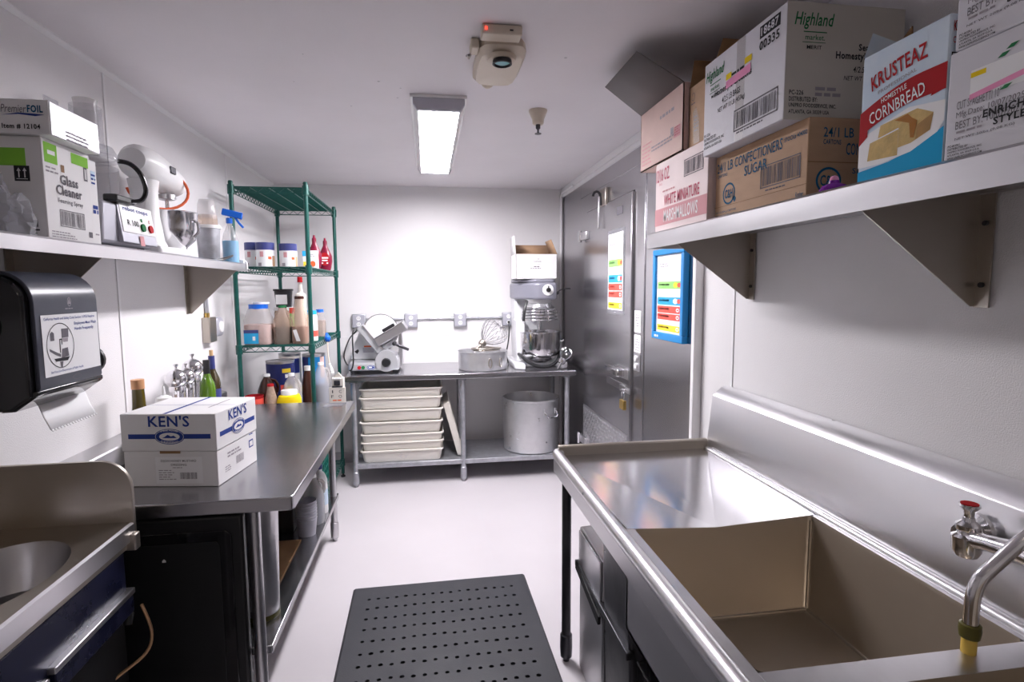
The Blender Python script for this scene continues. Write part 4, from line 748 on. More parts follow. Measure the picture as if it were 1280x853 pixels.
# meat slicer
t = thing('meat_slicer', 'silver meat slicer with tilted food tray on the back table', 'slicer', (-.42, 4.62, ZT))
for x, y in ((-.60,4.53), (-.27,4.53), (-.60,4.85), (-.27,4.85)): M().cyl((x,y,ZT), (x,y,ZT+.022), .02, n=12).build('rubber_foot', 'black', t)
M().prism([(-.632,ZT+.02), (-.632,.965), (-.615,.972), (-.43,.972), (-.37,1.02), (-.25,1.02), (-.235,.99), (-.235,ZT+.02)], 'y', 4.50, 4.86).build('base', 'slicer', t, .012)
M().prism([(-.645,.972), (-.61,1.10), (-.56,1.21), (-.46,1.21), (-.40,1.02), (-.40,.972)], 'y', 4.72, 4.86).build('motor_housing', 'castwhite', t, .01)
ho = M().lathe([(0,0), (.075,0), (.082,.01), (.085,.05), (.085,.22), (0,.22)], (-.335,4.70,.985), 28, R=Matrix.Rotation(PI/2, 3, 'X')).build('housing', 'slicer', t)
M().lathe([(0,0), (.036,0), (.036,.018), (.030,.03), (0,.03)], (-.335,4.48,.975), 20, R=Matrix.Rotation(PI/2, 3, 'X')).build('thickness_knob', 'black', ho)
Rb = Matrix.Rotation(PI/2, 3, 'X') 
bl = M().lathe([(0,.03), (.06,.03), (.135,.012), (.140,.008), (.140,.0), (0,.0)], (-.395,4.80,1.20), 36, R=Rb).build('blade_guard', 'castwhite', t); M().lathe([(.141,.004), (.147,.003), (.141,.001)], (-.395,4.80,1.20), 36, R=Rb).build('blade', 'bright', bl)
def slab(p0, p1, wd, y0, y1):
    a = Vector((p0[0], 0, p0[1])); b = Vector((p1[0], 0, p1[1])); d_ = (b-a).normalized(); n_ = Vector((-d_.z, 0, d_.x)) * wd/2
    return M().prism([((a+n_).x, (a+n_).z), ((b+n_).x, (b+n_).z), ((b-n_).x, (b-n_).z), ((a-n_).x, (a-n_).z)], 'y', y0, y1)
slab((-.545,1.255), (-.385,1.05), .055, 4.56, 4.70).build('carriage_arm', 'slicer', t, .006); slab((-.52,1.265), (-.36,1.06), .012, 4.55, 4.60).build('carriage_rail', 'steel', t)
slab((-.415,1.13), (-.185,1.262), .075, 4.52, 4.78).build('food_tray', 'steel_light', t, .004); slab((-.42,1.165), (-.20,1.295), .006, 4.52, 4.54).build('tray_lip', 'bright', t)
slab((-.36,1.222), (-.268,1.275), .026, 4.50, 4.54).build('pusher_handle', 'black', t, .006); slab((-.27,1.115), (-.158,1.065), .022, 4.53, 4.56).build('carriage_handle', 'darksteel', t, .006); M().ball((-.272,4.545,1.116), .018).build('handle_hub', 'black', t)
M().box(-.245, 4.66, .92, -.215, 4.84, 1.20).build('receiving_plate', 'steel_light', t, .006); slab((-.40,1.04), (-.27,1.13), .05, 4.60, 4.70).build('carriage_foot', 'slicer', t, .008)
F = fr('-y', -.632, 4.50, .90)
for x, m in ((.085,'red'), (.115,'sgreen')): M().cyl((-.632+x,4.50,.935), (-.632+x,4.493,.935), .014, n=14).build('button', 'red' if m == 'red' else 'inkgreen', t)
ell(t, F, .178, .035, .034, .018, 'inkblue', 'maker_badge'); ell(t, F, .178, .035, .029, .013, 'paper', 'maker_badge', .001, ring=.0025); small(t, F, .160, .031, .036, 1, .012, 'paper', .8)
F = fr('-y', -.56, 4.72, 1.0); rect(t, F, .03, .075, .10, .088, 'orange', 'warning_label'); rect(t, F, .02, .03, .11, .073, 'castgrey', 'warning_label'); small(t, F, .03, .06, .07, 3, .012, 'inkpale', .3); poly(t, F, [(-.05,.04), (-.02,.06), (-.01,.045), (-.025,.02)], 'black', 'switch_guard')
M().tube([(-.62,4.495,.915), (-.60,4.47,.93), (-.585,4.46,1.0), (-.59,4.5,1.2), (-.585,4.7,1.24), (-.61,4.9,1.2), (-.67,4.9,1.13), (-.69,4.7,1.02), (-.66,4.6,.96), (-.63,4.55,.95)], .006, 8, soft=True).build('power_cord', 'black', t)
# round pan with mixer whisk
t = thing('round_pan', 'round aluminium pan with ring handles on the back table', 'pan', (.445, 4.60, ZT))
M().lathe([(0,0), (.195,0), (.203,.008), (.205,.145), (.209,.148), (.209,.153), (.202,.153), (.199,.14), (.197,.01), (0,.006)], (.445,4.60,ZT), 44).build('body', 'alu', t)
for sx in (.04, .13):
    a = math.asin(sx/.209); px, py = .445 + .209*math.sin(a), 4.60 - .209*math.cos(a)
    h_ = M().obox((px,py,ZT+.105), (.022,.008,.028), (0,0,a)).build('bracket', 'alu', t); M().tube([(px + .014*math.cos(q)*math.cos(a), py - .012 + .014*math.cos(q)*math.sin(a), ZT+.07 + .036*math.sin(q)) for q in [i*2*PI/16 for i in range(16)]], .004, 7, True).build('ring_handle', 'steel_warm', h_)
def whisk(name, label, base, tip, rmax, nw, hub_m='steel_warm', wire='bright', rw=.0022):
    b_ = Vector(base); d_ = Vector(tip) - b_; L_ = d_.length; q = d_.to_track_quat('Z', 'Y').to_matrix()
    t = thing(name, label, 'whisk', base)
    M().lathe([(0,0), (.022,0), (.03,.006), (.034,.035), (.022,.05), (0,.052)], base, 18, R=q).build('hub', hub_m, t); M().lathe([(0,-.05), (.012,-.05), (.012,0)], base, 12, R=q).build('shank', hub_m, t)
    for i in range(nw):
        a = PI*i/nw; pts = []
        for k in range(21):
            s_ = -1 + 2*k/20; th = s_*PI*.5; rr_ = rmax*math.sin(abs(th))**.0 if False else 0
            ph = PI*k/20; r_ = rmax*math.sin(ph)**.75 * (1 if k <= 10 else -1)
            # out along one side, over the tip, back on the other
            u = k/20; zc = .045 + (L_-.045) * (1 - abs(2*u-1)**2.4); rad = rmax * (math.sin(PI*min(u,1-u)*2*.78)/math.sin(PI*.5)) if True else 0
            rad = rmax * math.sin(min(1, 2*min(u,1-u)/.92)**.8 * PI*.93) + .022*(1-2*min(u,1-u)); sg = 1 if u < .5 else -1
            if k == 10: rad = 0
            pts.append(b_ + q @ Vector((sg*rad*math.cos(a), sg*rad*math.sin(a), zc)))
        M().tube(pts, rw, 5).build('wire', wire, t)
    return t
whisk('mixer_whisk', 'large wire mixer whisk leaning in the round aluminium pan', (.425, 4.56, ZT+.20), (.60, 4.66, ZT+.345), .105, 9)
t = thing('mixer_guard_ring', 'crumpled metal ring lying across the round pan under the whisk', 'ring', (.47, 4.55, ZT+.15)); g = M(); rd = random.Random(3)
for k in range(3): g.tube([(.47 + (.105+.008*k)*math.cos(a), 4.55 + .07*math.sin(a) + rd.uniform(-.004,.004), ZT+.162 + .006*k + rd.uniform(-.003,.003)) for a in [i*2*PI/18 for i in range(18)]], .007, 7, True)
g.build('ring', 'steel_warm', t); M().tube([(.37,4.49,ZT+.155), (.365,4.47,ZT+.12), (.37,4.47,ZT+.10)], .004).build('tail', 'whiteplastic', t)
# planetary floor mixer on the table
t = thing('planetary_mixer', 'grey planetary mixer with steel bowl and wire guard on the back table', 'mixer', (.92, 4.72, ZT))
M().prism([(.70,4.50), (.78,4.42), (.80,4.60), (1.06,4.60), (1.08,4.42), (1.15,4.50), (1.15,5.0), (.70,5.0)], 'z', ZT, ZT+.05).build('base', 'castwhite', t, .012)
M().prism([(4.74,ZT+.045), (4.98,ZT+.045), (4.98,1.50), (4.78,1.50), (4.76,1.2)], 'x', .745, .96).build('column', 'castwhite', t, .02, seg=3); M().prism([(.735,4.62), (.80,4.58), (.82,4.66), (.82,4.80), (.735,4.80)], 'z', ZT+.05, 1.29).build('slide_guide', 'castwhite', t, .008)
hd = M().prism([(.735,4.66), (.86,4.44), (.90,4.42), (1.02,4.42), (1.05,4.45), (1.055,4.99), (.735,4.99)], 'z', 1.462, 1.60).build('head', 'headgrey', t, .018, seg=3); M().prism([(.745,4.70), (.87,4.48), (1.01,4.46), (1.035,4.48), (1.04,4.97), (.745,4.97)], 'z', 1.60, 1.628).build('head_cap', 'headgrey', t, .008)
dl = M().lathe([(0,0), (.045,0), (.047,.006), (.040,.014), (0,.014)], (.965,4.42,1.54), 26, R=Rb).build('timer_dial', 'whiteplastic', hd); M().lathe([(0,.014), (.019,.014), (.017,.035), (0,.036)], (.965,4.42,1.54), 16, R=Rb).build('dial_knob', 'black', dl); M().obox((.965,4.402,1.562), (.006,.006,.022)).build('dial_pointer', 'black', dl)
M().lathe([(0,1.465), (.108,1.465), (.108,1.432), (.095,1.428), (.10,1.40), (.115,1.385), (0,1.385)], (.925,4.58,0), 32).build('planetary_housing', 'alu', t); M().cyl((.925,4.58,1.20), (.925,4.58,1.39), .017).build('shaft', 'bright', t); M().lathe([(0,1.30), (.03,1.30), (.03,1.34), (0,1.34)], (.925,4.58,0), 14).build('attachment_collar', 'steel', t)
g = t
for k, (r_, z_) in enumerate(((.125,1.395), (.142,1.372), (.150,1.348), (.153,1.322), (.153,1.296))): M().tube([(.925 + r_*math.cos(a), 4.58 + r_*math.sin(a), z_) for a in [i*2*PI/28 for i in range(28)]], .0042, 6, True).build('guard_ring', 'bright', t)
for i in range(8):
    a = i*2*PI/8 + .3; M().tube([(.925 + r_*math.cos(a), 4.58 + r_*math.sin(a), z_) for r_, z_ in ((.10,1.42), (.128,1.395), (.145,1.37), (.155,1.33), (.156,1.285))], .0035, 6).build('guard_bar', 'bright', t)
M().tube([(.80,4.46,1.45), (.785,4.44,1.42), (.77,4.43,1.36), (.765,4.43,1.29)], .012, 8).build('guard_handle', 'black', t); M().tube([(1.05,4.47,1.51), (1.07,4.46,1.535), (1.10,4.46,1.55), (1.16,4.46,1.55)], .005, 8).build('speed_lever', 'darksteel', t); M().ball((1.05,4.455,1.515), .014).build('lever_pivot', 'black', t)
M().tube([(.755,4.62,1.0), (.765,4.48,.99), (.80,4.42,.955), (.87,4.40,.925), (.93,4.40,.918), (1.0,4.41,.93), (1.06,4.46,.97), (1.10,4.56,1.02)], .014, 8, soft=True).build('bowl_yoke', 'black', t)
b_ = thing('mixer_bowl', 'deep stainless bowl held in the yoke of the planetary mixer', 'bowl', (.93, 4.57, ZT+.05)); M().lathe([(0,0), (.06,0), (.065,.006), (.12,.03), (.155,.075), (.168,.13), (.172,.25), (.178,.255), (.178,.262), (.170,.262), (.166,.13), (.15,.08), (.11,.036), (0,.012)], (.93,4.57,ZT+.045), 40).build('bowl', 'bright', b_)
M().box(.762, 4.50, ZT+.10, .775, 4.53, ZT+.16).build('ear', 'bright', b_, .003); M().tube([(1.10,4.56,ZT+.22), (1.125,4.55,ZT+.225), (1.13,4.55,ZT+.235)], .005).build('ear', 'bright', b_)
whisk('balloon_whisk', 'small wire whisk propped against the mixer bowl on the table', (1.06, 4.385, ZT+.052), (1.13, 4.40, ZT+.17), .035, 5, 'bright')
t = carton('open_white_carton', 'open white carton with raised flaps on top of the planetary mixer', 'carton', .722, 4.54, 1.6295, 1.068, 4.80, 1.835, 'card', openf=(('-x', .15, 1.50, 'card'), ('+x', .13, 1.95, 'kraft'), ('+y', .10, 1.2, 'kraft')))
F = fr('-y', .722, 4.54, 1.6295); txt(t, F, .15, .140, .06, .013, 'Corona', 'ink', .0, .25); ell(t, F, .187, .166, .008, .006, 'inkgrey', ring=.0015); lines(t, F, [(.175,.122,.205,.124)], 'inkpale'); small(t, F, .15, .099, .06, 1, .011, 'inkgrey', .7); small(t, F, .12, .085, .125, 1, .011, 'inkpale', .7, 3); small(t, F, .03, .02, .06, 2, .009, 'inkpale')
t = thing('appliance_cord', 'black cord running from the outlet to the pan beside the mixer', 'cable', (.70, 4.9, 1.0)); M().tube([(.725,4.99,1.25), (.715,4.9,1.20), (.705,4.86,1.12), (.69,4.83,1.05), (.675,4.82,.98), (.685,4.82,.93), (.70,4.83,.8945)], .006, 8, soft=True).build('cable', 'black', t); M().obox((.725,4.992,1.25), (.02,.02,.02)).build('plug', 'black', t)
# dough trays under the table
def tray():
    t = thing('dough_tray', 'cream plastic dough tray in the stack under the back table', 'tray', (0,0,0), 'stacked cream dough trays', local=True)
    o = [(.325,.225,.088), (.325,.225,.0945), (.318,.218,.098), (.312,.212,.0945), (.30,.20,.008)]
    def ring(hx_, hy_, z_, r=.03, k=4): 
        out = []
        for sx, sy, a0 in ((1,1,0), (-1,1,PI/2), (-1,-1,PI), (1,-1,1.5*PI)): out += [(sx*(hx_-r) + r*math.cos(a0+i*PI/2/k), sy*(hy_-r) + r*math.sin(a0+i*PI/2/k), z_) for i in range(k+1)]
        return out
    R_ = [ring(.298,.198,0), ring(.303,.203,.012), ring(.315,.215,.086), ring(.326,.226,.086), ring(.326,.226,.095), ring(.315,.215,.097), ring(.309,.209,.09), ring(.297,.197,.008)]; n_ = len(R_[0]); m_ = M()
    m_.add(sum(R_, []), [(q*n_+i, q*n_+(i+1) % n_, (q+1)*n_+(i+1) % n_, (q+1)*n_+i) for q in range(7) for i in range(n_)] + [tuple(range(n_)), tuple(range(7*n_, 8*n_))]); m_.build('tub', 'offplastic', t)
    hb = M(); hb.box(-.18, -.2155, .075, .18, -.213, .086); hb.build('handle_rib', 'offplastic', t); return t
tr = tray(); zt = [.1845, .242, .309, .412, .510, .620, .690]; trs = [tr]
for i in range(1, 7): trs.append(copy_tree(tr))
for i, o in enumerate(trs):
    o.location = (-.222 + random.uniform(-.004,.004), 4.62 + random.uniform(-.004,.004), (.1845, .2525, .317, .415, .513, .611, .681)[i])
trs[0]['label'] = 'bottom cream dough tray resting on the undershelf of the back table'
for i_, w_ in ((1, 'second'), (2, 'third'), (3, 'fourth'), (4, 'fifth'), (5, 'sixth')): trs[i_]['label'] = 'cream dough tray, %s up from the undershelf in the back table stack' % w_
trs[-1]['label'] = 'topmost cream dough tray of the stack under the back table'
def scuff(o, pts):
    F_ = fr('-y', 0, -.2148, 0); rd_ = random.Random(len(pts)); lines(o, F_, [(u + rd_.uniform(-.035,.035), v + rd_.uniform(-.025,.02), 0, 0) if False else (lambda a, b: (a, b, a + rd_.uniform(.003,.02), b + rd_.uniform(.001,.004)))(u + rd_.uniform(-.04,.04), v + rd_.uniform(-.02,.02)) for u, v in pts], 'seam', 'scuff')
scuff(trs[3], [(.0,.04)]*14); scuff(trs[2], [(.02,.04)]*8); scuff(trs[0], [(0,.05)]*16)
lt = copy_tree(tr); lt['label'] = 'cream dough tray standing on edge leaning against the tray stack'; lt['group'] = 'stacked cream dough trays'
lt.matrix_basis = Matrix.Translation((.165, 4.70, .402)) @ Matrix.Rotation(math.radians(75.5), 4, 'Y') @ Matrix.Rotation(PI/2, 4, 'Z') @ Matrix.Diagonal((.78, 1.1, .55, 1))
# stock pot
t = thing('stock_pot', 'tall aluminium stock pot on the undershelf of the back table', 'pot', (.86, 4.63, .184))
M().lathe([(0,0), (.225,0), (.236,.01), (.238,.43), (.243,.434), (.243,.446), (.236,.448), (.232,.436), (.230,.012), (0,.006)], (.86,4.63,.1845), 48).build('body', 'alu', t)
for a in (.52, .52 + PI):
    px, py = .86 + .243*math.sin(a), 4.63 - .243*math.cos(a); ca, sa = math.cos(a), math.sin(a)
    h_ = M().tube([(px + ca*u + sa*v, py + sa*u - ca*v, .184 + z_) for u, v, z_ in ((-.06,.0,.35), (-.062,.02,.345), (-.055,.035,.325), (-.035,.04,.313), (.035,.04,.313), (.055,.035,.325), (.062,.02,.345), (.06,0,.35))], .006, 8).build('handle', 'bright', t)
    for u in (-.062, .062): M().obox((px + ca*u, py + sa*u, .184+.355), (.026,.008,.045), (0,0,a)).build('rivet_plate', 'alu', h_, .003)

# ================================================================ ITEMS ON THE PREP TABLE
ZP = .8655
t = thing('dressing_carton', 'white dressing carton with blue stripes on the prep table', 'carton', (-1.069, 2.093, ZP), rotz=-.15, local=True)
w_, d_, h_ = .328, .30, .262
M().box(0, 0, 0, w_, d_, .128).build('tray_half', 'card', t, .003); M().box(-.003, -.003, .129, w_+.003, d_+.003, h_).build('lid', 'card', t, .003)
M().box(.13, -.0034, .121, .20, .004, .13).build('hand_hole', 'kraft_dark', t)
def kens(F, w_, cu, k, v0):
    rect(t, F, w_*.07, v0, w_*.95, v0+.017, 'inkblue', 'stripe', .0007); ell(t, F, cu, v0+.008, .053*k, .028, 'inkblue', 'logo_oval', .0012, 28); ell(t, F, cu, v0+.008, .036*k, .0145, 'card', 'logo_oval', .0016, 24); ell(t, F, cu, v0+.008, .050*k, .0255, 'card', 'logo_oval', .0015, 28, ring=.0015)
    poly(t, F, [(cu-.026*k,v0+.003), (cu+.026*k,v0+.003), (cu+.015*k,v0+.012), (cu+.005*k,v0+.009), (cu-.006*k,v0+.015), (cu-.016*k,v0+.008)], 'inkblue', 'logo_oval', .0019)
    txt(t, F, cu-.03*k, v0+.0235, .06*k, .007, 'STEAK HOUSE', 'card', .015, off=.0019, arc=.004); txt(t, F, cu-.03*k, v0-.0125, .06*k, .007, 'DRESSING', 'card', .015, off=.0019, arc=-.004)
    txt(t, F, cu-.072*k, v0+.043, .144*k, .040, "KEN'S", 'inkblue', .018)
kens((Vector((0,-.003,.129)), Vector((1,0,0)), Vector((0,0,1)), Vector((0,-1,0))), w_, .168, 1., .045)
kens((Vector((w_+.003,0,.129)), Vector((0,1,0)), Vector((0,0,1)), Vector((1,0,0))), d_, .155, .95, .045)
F = (Vector((0,0,0)), Vector((1,0,0)), Vector((0,0,1)), Vector((0,-1,0))); rect(t, F, .11, .012, .275, .108, 'paper', 'label'); txt(t, F, .13, .088, .125, .010, 'DIJON HONEY MUSTARD', 'inkgrey', .01, off=.0015); txt(t, F, .165, .076, .055, .008, 'DRESSING', 'inkgrey', .01, off=.0015); small(t, F, .12, .058, .06, 5, .008, 'inkpale', .35); barcode(t, F, .195, .028, .255, .052, 'inkgrey'); small(t, F, .17, .068, .05, 1, .006, 'inkpale')
F = (Vector((w_,0,0)), Vector((0,1,0)), Vector((0,0,1)), Vector((1,0,0))); small(t, F, .07, .095, .11, 2, .012, 'inkpale', .5); barcode(t, F, .13, .04, .19, .07, 'inkpale'); small(t, F, .05, .05, .04, 3, .008, 'inkpale'); rect(t, F, .235, .07, .27, .10, 'inkblue'); rect(t, F, .24, .075, .265, .095, 'card', off=.0013); small(t, F, .24, .13, .03, 2, .01, 'inkblue')
F = (Vector((0,0,h_)), Vector((1,0,0)), Vector((0,1,0)), Vector((0,0,1))); lines(t, F, [(.146,.0,.158,.30), (.0,.148,.328,.151)], 'inkblue'); lines(t, F, [(.25,.1,.256,.26)], 'inkpale')
def bottle(name, label, x, y, z, prof, m, cap=None, capm='black', lab=None, cat='bottle', group=None, sx=1., sy=1., p=2., n=22):
    t = thing(name, label, cat, (x,y,z), group); b_ = M().lathe([(0,0)] + prof + [(0, prof[-1][1])], (x,y,z), n, sx, sy, p).build('body', m, t)
    if cap: M().lathe([(0,cap[0][1])] + cap + [(0,cap[-1][1])], (x,y,z), 20).build('cap', capm, t)
    if lab: M().lathe([(lab[0]*1.015, lab[1]), (lab[0]*1.015, lab[2])], (x,y,z), n, sx, sy, p).build('label', lab[3], b_)
    return t
bottle('oil_bottle', 'dark olive oil bottle with copper coloured cap behind the dressing carton', -1.17, 2.43, ZP, [(.03,0), (.032,.008), (.032,.17), (.025,.22), (.022,.29), (.022,.30)], 'glassolive', [(.024,.295), (.024,.333)], 'copperlid')
bottle('squeeze_bottle', 'white squeeze bottle with pointed tip beside the oil bottle', -1.15, 2.60, ZP, [(.036,0), (.038,.01), (.038,.19), (.034,.205)], 'cuptan', [(.036,.203), (.03,.226), (.009,.236), (.005,.27), (.003,.275)], 'whiteplastic')
for i, (x, y, k) in enumerate(((-1.145,2.72,1.), (-1.15,2.83,.97), (-1.165,2.95,1.06))):
    t = thing('pepper_mill', ('steel pepper mill next to the squeeze bottle', 'steel pepper mill in the middle of the three', 'tallest steel pepper mill next to the wine bottles')[i], 'pepper mill', (x,y,ZP), 'steel pepper mills against the splash')
    M().lathe([(0,0), (.032*k,0), (.033*k,.03*k), (.024*k,.10*k), (.024*k,.15*k), (.031*k,.22*k), (.033*k,.245*k), (.030*k,.25*k), (.030*k,.256*k), (0,.256*k)], (x,y,ZP), 26).build('body', 'bright', t)
    M().lathe([(0,.258*k), (.032*k,.258*k), (.043*k,.270*k), (.046*k,.287*k), (.042*k,.305*k), (.028*k,.322*k), (.010*k,.332*k), (0,.333*k)], (x,y,ZP), 26).build('dome', 'bright', t); M().lathe([(0,.33*k), (.005*k,.332*k), (.005*k,.342*k), (.011*k,.35*k), (.009*k,.356*k), (0,.357*k)], (x,y,ZP), 12).build('knob', 'bright', t)
bottle('wine_bottle', 'green wine bottle with black capsule behind the dressing carton', -1.13, 3.03, ZP, [(.036,0), (.038,.006), (.038,.19), (.034,.215), (.019,.25), (.015,.27), (.0145,.32)], 'glassgreen', [(.0162,.25), (.016,.335)], 'black')
t = bottle('wine_bottle', 'dark brown wine bottle with a cork and blue label', -1.14, 3.13, ZP, [(.036,0), (.038,.006), (.038,.20), (.034,.225), (.019,.262), (.015,.28), (.0145,.345)], 'glassdark', [(.0165,.275), (.0155,.345)], 'navylid', (.038,.07,.17,'navylid')); M().cyl((-1.14,3.13,ZP+.34), (-1.14,3.13,ZP+.375), .0095).build('cork', 'cork', t)
# letter card stand at the table corner
t = thing('letter_card_stand', 'beige card stand with letters at the far corner of the prep table', 'sign', (-.56, 3.44, ZP))
M().prism([(-.625,3.36), (-.52,3.38), (-.505,3.47), (-.60,3.46)], 'z', ZP, ZP+.006).build('base', 'clearplastic', t); M().box(-.60, 3.44, ZP+.006, -.505, 3.455, ZP+.10).build('letter_card', 'card_cream', t, .002); M().box(-.585, 3.455, ZP+.006, -.515, 3.50, ZP+.155).build('back_card', 'offplastic', t, .004)
M().box(-.582, 3.438, ZP+.10, -.52, 3.452, ZP+.108).build('black_clip', 'darksteel', t, .002); M().box(-.57, 3.44, ZP+.112, -.535, 3.452, ZP+.14).build('black_insert', 'ink', t, .003); M().box(-.572, 3.442, ZP+.148, -.53, 3.456, ZP+.158).build('white_top', 'whiteplastic', t, .003); M().prism([(-.575,ZP+.158), (-.545,ZP+.19), (-.52,ZP+.158)], 'y', 3.455, 3.47).build('peak', 'card_cream', t)
F = fr('-y', -.60, 3.44, ZP+.006); txt(t, F, .018, .06, .006, .018, 'I', 'ink', .0); txt(t, F, .058, .06, .016, .018, 'C', 'ink', 0); txt(t, F, .012, .03, .014, .018, 'F', 'ink', 0); txt(t, F, .055, .03, .020, .018, 'O', 'ink', 0); small(t, F, .02, .012, .07, 1, .012, 'orange', .6)

# ================================================================ ITEMS UNDER THE PREP TABLE
ZU = .2855
t = thing('steel_canister', 'tapered stainless canister on the undershelf behind the near table leg', 'canister', (-.67, 2.2, ZU)); M().lathe([(0,0), (.058,0), (.062,.01), (.074,.50), (.079,.505), (.079,.512), (.072,.512), (.060,.012), (0,.01)], (-.665,2.2,ZU), 28).build('body', 'steel', t); M().lathe([(.063,.0), (.0635,.02)], (-.665,2.2,ZU), 28).build('band', 'olivehose', t)
t = thing('cardboard_sheet', 'worn cardboard sheet lying on the prep table undershelf', 'cardboard', (-.8, 2.6, ZU)); M().box(-1.1, 2.32, ZU, -.66, 2.85, ZU+.006).build('sheet', 'kraft_dark', t, .001)
t = thing('cup_sleeve', 'stack of grey paper cups on the prep table undershelf', 'cups', (-.645, 2.91, ZU)); 
for i in range(7): M().lathe([(.042,.0), (.0515,.085), (.053,.088), (.051,.09), (.04,.004)] if True else [], (-.645,2.92,ZU + .0155*i), 24).build('cup', 'castgrey', t)
M().lathe([(0,.001), (.042,.001)], (-.645,2.92,ZU), 24).build('cup_base', 'castgrey', t)
def jug(name, label, x, y, z, h, r, m, capm, liq=None, lv=.5, group=None, handle=True, p=2., capr=.021, rz=0.):
    t = thing(name, label, 'jug', (x,y,z), group)
    pr = [(r*.93,0), (r,.02), (r,h*.52), (r*.93,h*.64), (r*.62,h*.82), (capr*.95,h*.92), (capr*.9,h*.955)]
    b_ = M().lathe([(0,0)] + pr, (x,y,z), 26, p=p).build('body', m, t)
    if liq:
        k = h*lv; M().lathe([(0,.004), (r*.9,.004), (r*.975,.022), (r*.975,min(k,h*.52)), (r*.9,k) if k > h*.52 else (r*.975,k), (0,k)], (x,y,z), 26, p=p).build('liquid', liq, b_)
    M().lathe([(0,h*.94), (capr,h*.94), (capr,h-.003), (capr*.9,h), (0,h)], (x,y,z), 18).build('cap', capm, t)
    if handle:
        ca, sa = math.cos(rz), math.sin(rz); M().tube([(x + ca*u, y + sa*u, z + v) for u, v in ((r*.4,h*.86), (r*.8,h*.84), (r*1.03,h*.76), (r*1.05,h*.65), (r*.93,h*.58))], .010, 8).build('handle', m, t)
    return t
jug('jug', 'clear jug of blue cleaning liquid on the prep table undershelf', -.64, 3.07, ZU, .27, .058, 'jug', 'whiteplastic', 'liqblue', .45, rz=.5)
bottle('bottle', 'white bottle with a blue band behind the blue liquid jug', -.63, 3.21, ZU, [(.04,0), (.042,.01), (.042,.19), (.03,.225), (.016,.24), (.016,.26)], 'whiteplastic', [(.018,.255), (.018,.28)], 'navylid', (.042,.05,.14,'sky'))
t = thing('gallon_carton', 'dark storage carton behind the grey cups on the undershelf', 'carton', (-.9, 3.0, ZU)); M().box(-1.1, 2.95, ZU, -.72, 3.30, ZU+.38).build('body', 'darksteel', t, .004); M().box(-1.1, 2.949, ZU+.18, -.72, 2.9495, ZU+.185).build('seam', 'black', t)
# green crate on the rack's bottom shelf
def crate(lab, z0):
    t = thing('dish_crate', lab, 'crate', (-.92, 3.95, z0), 'green crates on the rack'); X0, X1, Y0, Y1, hh = -1.10, -.755, 3.66, 4.2, .21
    M().box(X0, Y0, z0, X1, Y1, z0+.008).build('floor', 'crate', t)
    for y in (Y0, Y1-.008):
        g = M(); [g.box(X0, y, z0 + v, X1, y+.008, z0 + v + .012) for v in (.008, .06, .115, .17, .20)]; [g.box(X0 + u, y+.001, z0+.01, X0+u+.012, y+.007, z0+hh) for u in [i*.0555 for i in range(7)]]; g.build('lattice_side', 'crate', t)
    for x in (X0, X1-.008):
        g = M(); [g.box(x, Y0, z0 + v, x+.008, Y1, z0 + v + .012) for v in (.008, .06, .115, .17, .20)]; [g.box(x+.001, Y0 + u, z0+.01, x+.007, Y0+u+.012, z0+hh) for u in [i*.0528 for i in range(11)]]; g.build('lattice_side', 'crate', t)
crate('green plastic lattice crate on the bottom shelf of the rack', .1445); crate('green plastic lattice crate stacked on the lower one', .3575)

# ================================================================ ITEMS ON THE GREEN RACK
Z2, Z3, Z4 = SH[1]+.0046, SH[2]+.0046, SH[3]+.0046
def tincan(x, y, r, h, lab, z=Z2, rot=0.):
    t = thing('food_canister', lab, 'canister', (x,y,z), 'white food canisters with navy lids'); M().lathe([(0,0), (r,0), (r,h*.70), (0,h*.70)], (x,y,z), 28).build('body', 'paper', t); M().lathe([(r*1.02,h*.69), (r*1.02,h*.985), (r*.98,h), (0,h)], (x,y,z), 28).build('lid', 'navylid', t)
    g = M()
    for a0, a1, z0, z1, m in ((.9+rot,1.5+rot,.02,.45,'kraft'), (-.5+rot,-.1+rot,.40,.62,'inkpalepink'), (.4+rot,.8+rot,.30,.42,'orange'), (-.75+rot,-.35+rot,.02,.16,'inkpale')):
        k = 6; v = [(x + r*1.01*math.sin(a0+(a1-a0)*i/k), y - r*1.01*math.cos(a0+(a1-a0)*i/k), z + h*q) for q in (z0, z1) for i in range(k+1)]; M().add(v, [(i,i+1,k+2+i,k+1+i) for i in range(k)]).build('label_print', m, t, recalc=False)
tincan(-1.09, 3.79, .054, .155, 'white food canister with navy lid against the rack post', rot=.0); tincan(-1.0, 3.71, .054, .15, 'white food canister with navy lid in the middle of the rack shelf', rot=.15); tincan(-.868, 3.73, .053, .145, 'white food canister with navy lid next to the small boxes', rot=.2)
t = bottle('sauce_bottle', 'dark red sauce bottle between the white food canisters', -1.045, 3.92, Z2, [(.03,0), (.03,.11), (.018,.14), (.018,.155)], 'syrupred', [(.02,.15), (.02,.17)], 'paper', (.03,.03,.09,'red'))
t = carton('snack_box', 'small white box with blue print beside the canister on the rack', 'box', -.81, 3.86, Z2, -.775, 3.93, Z2+.11, 'paper'); rect(t, fr('-y', -.81, 3.86, Z2), .0, .075, .035, .11, 'sblue', 'print'); rect(t, fr('-y', -.81, 3.86, Z2), .005, .01, .03, .04, 'syellow')
t = carton('tea_box', 'white box with red oval print on the rack between bottles and post', 'box', -.79, 3.97, Z2, -.742, 4.05, Z2+.12, 'paper'); F = fr('-y', -.79, 3.97, Z2); ell(t, F, .024, .03, .018, .02, 'orange'); small(t, F, .01, .09, .03, 2, .01, 'inkpale')
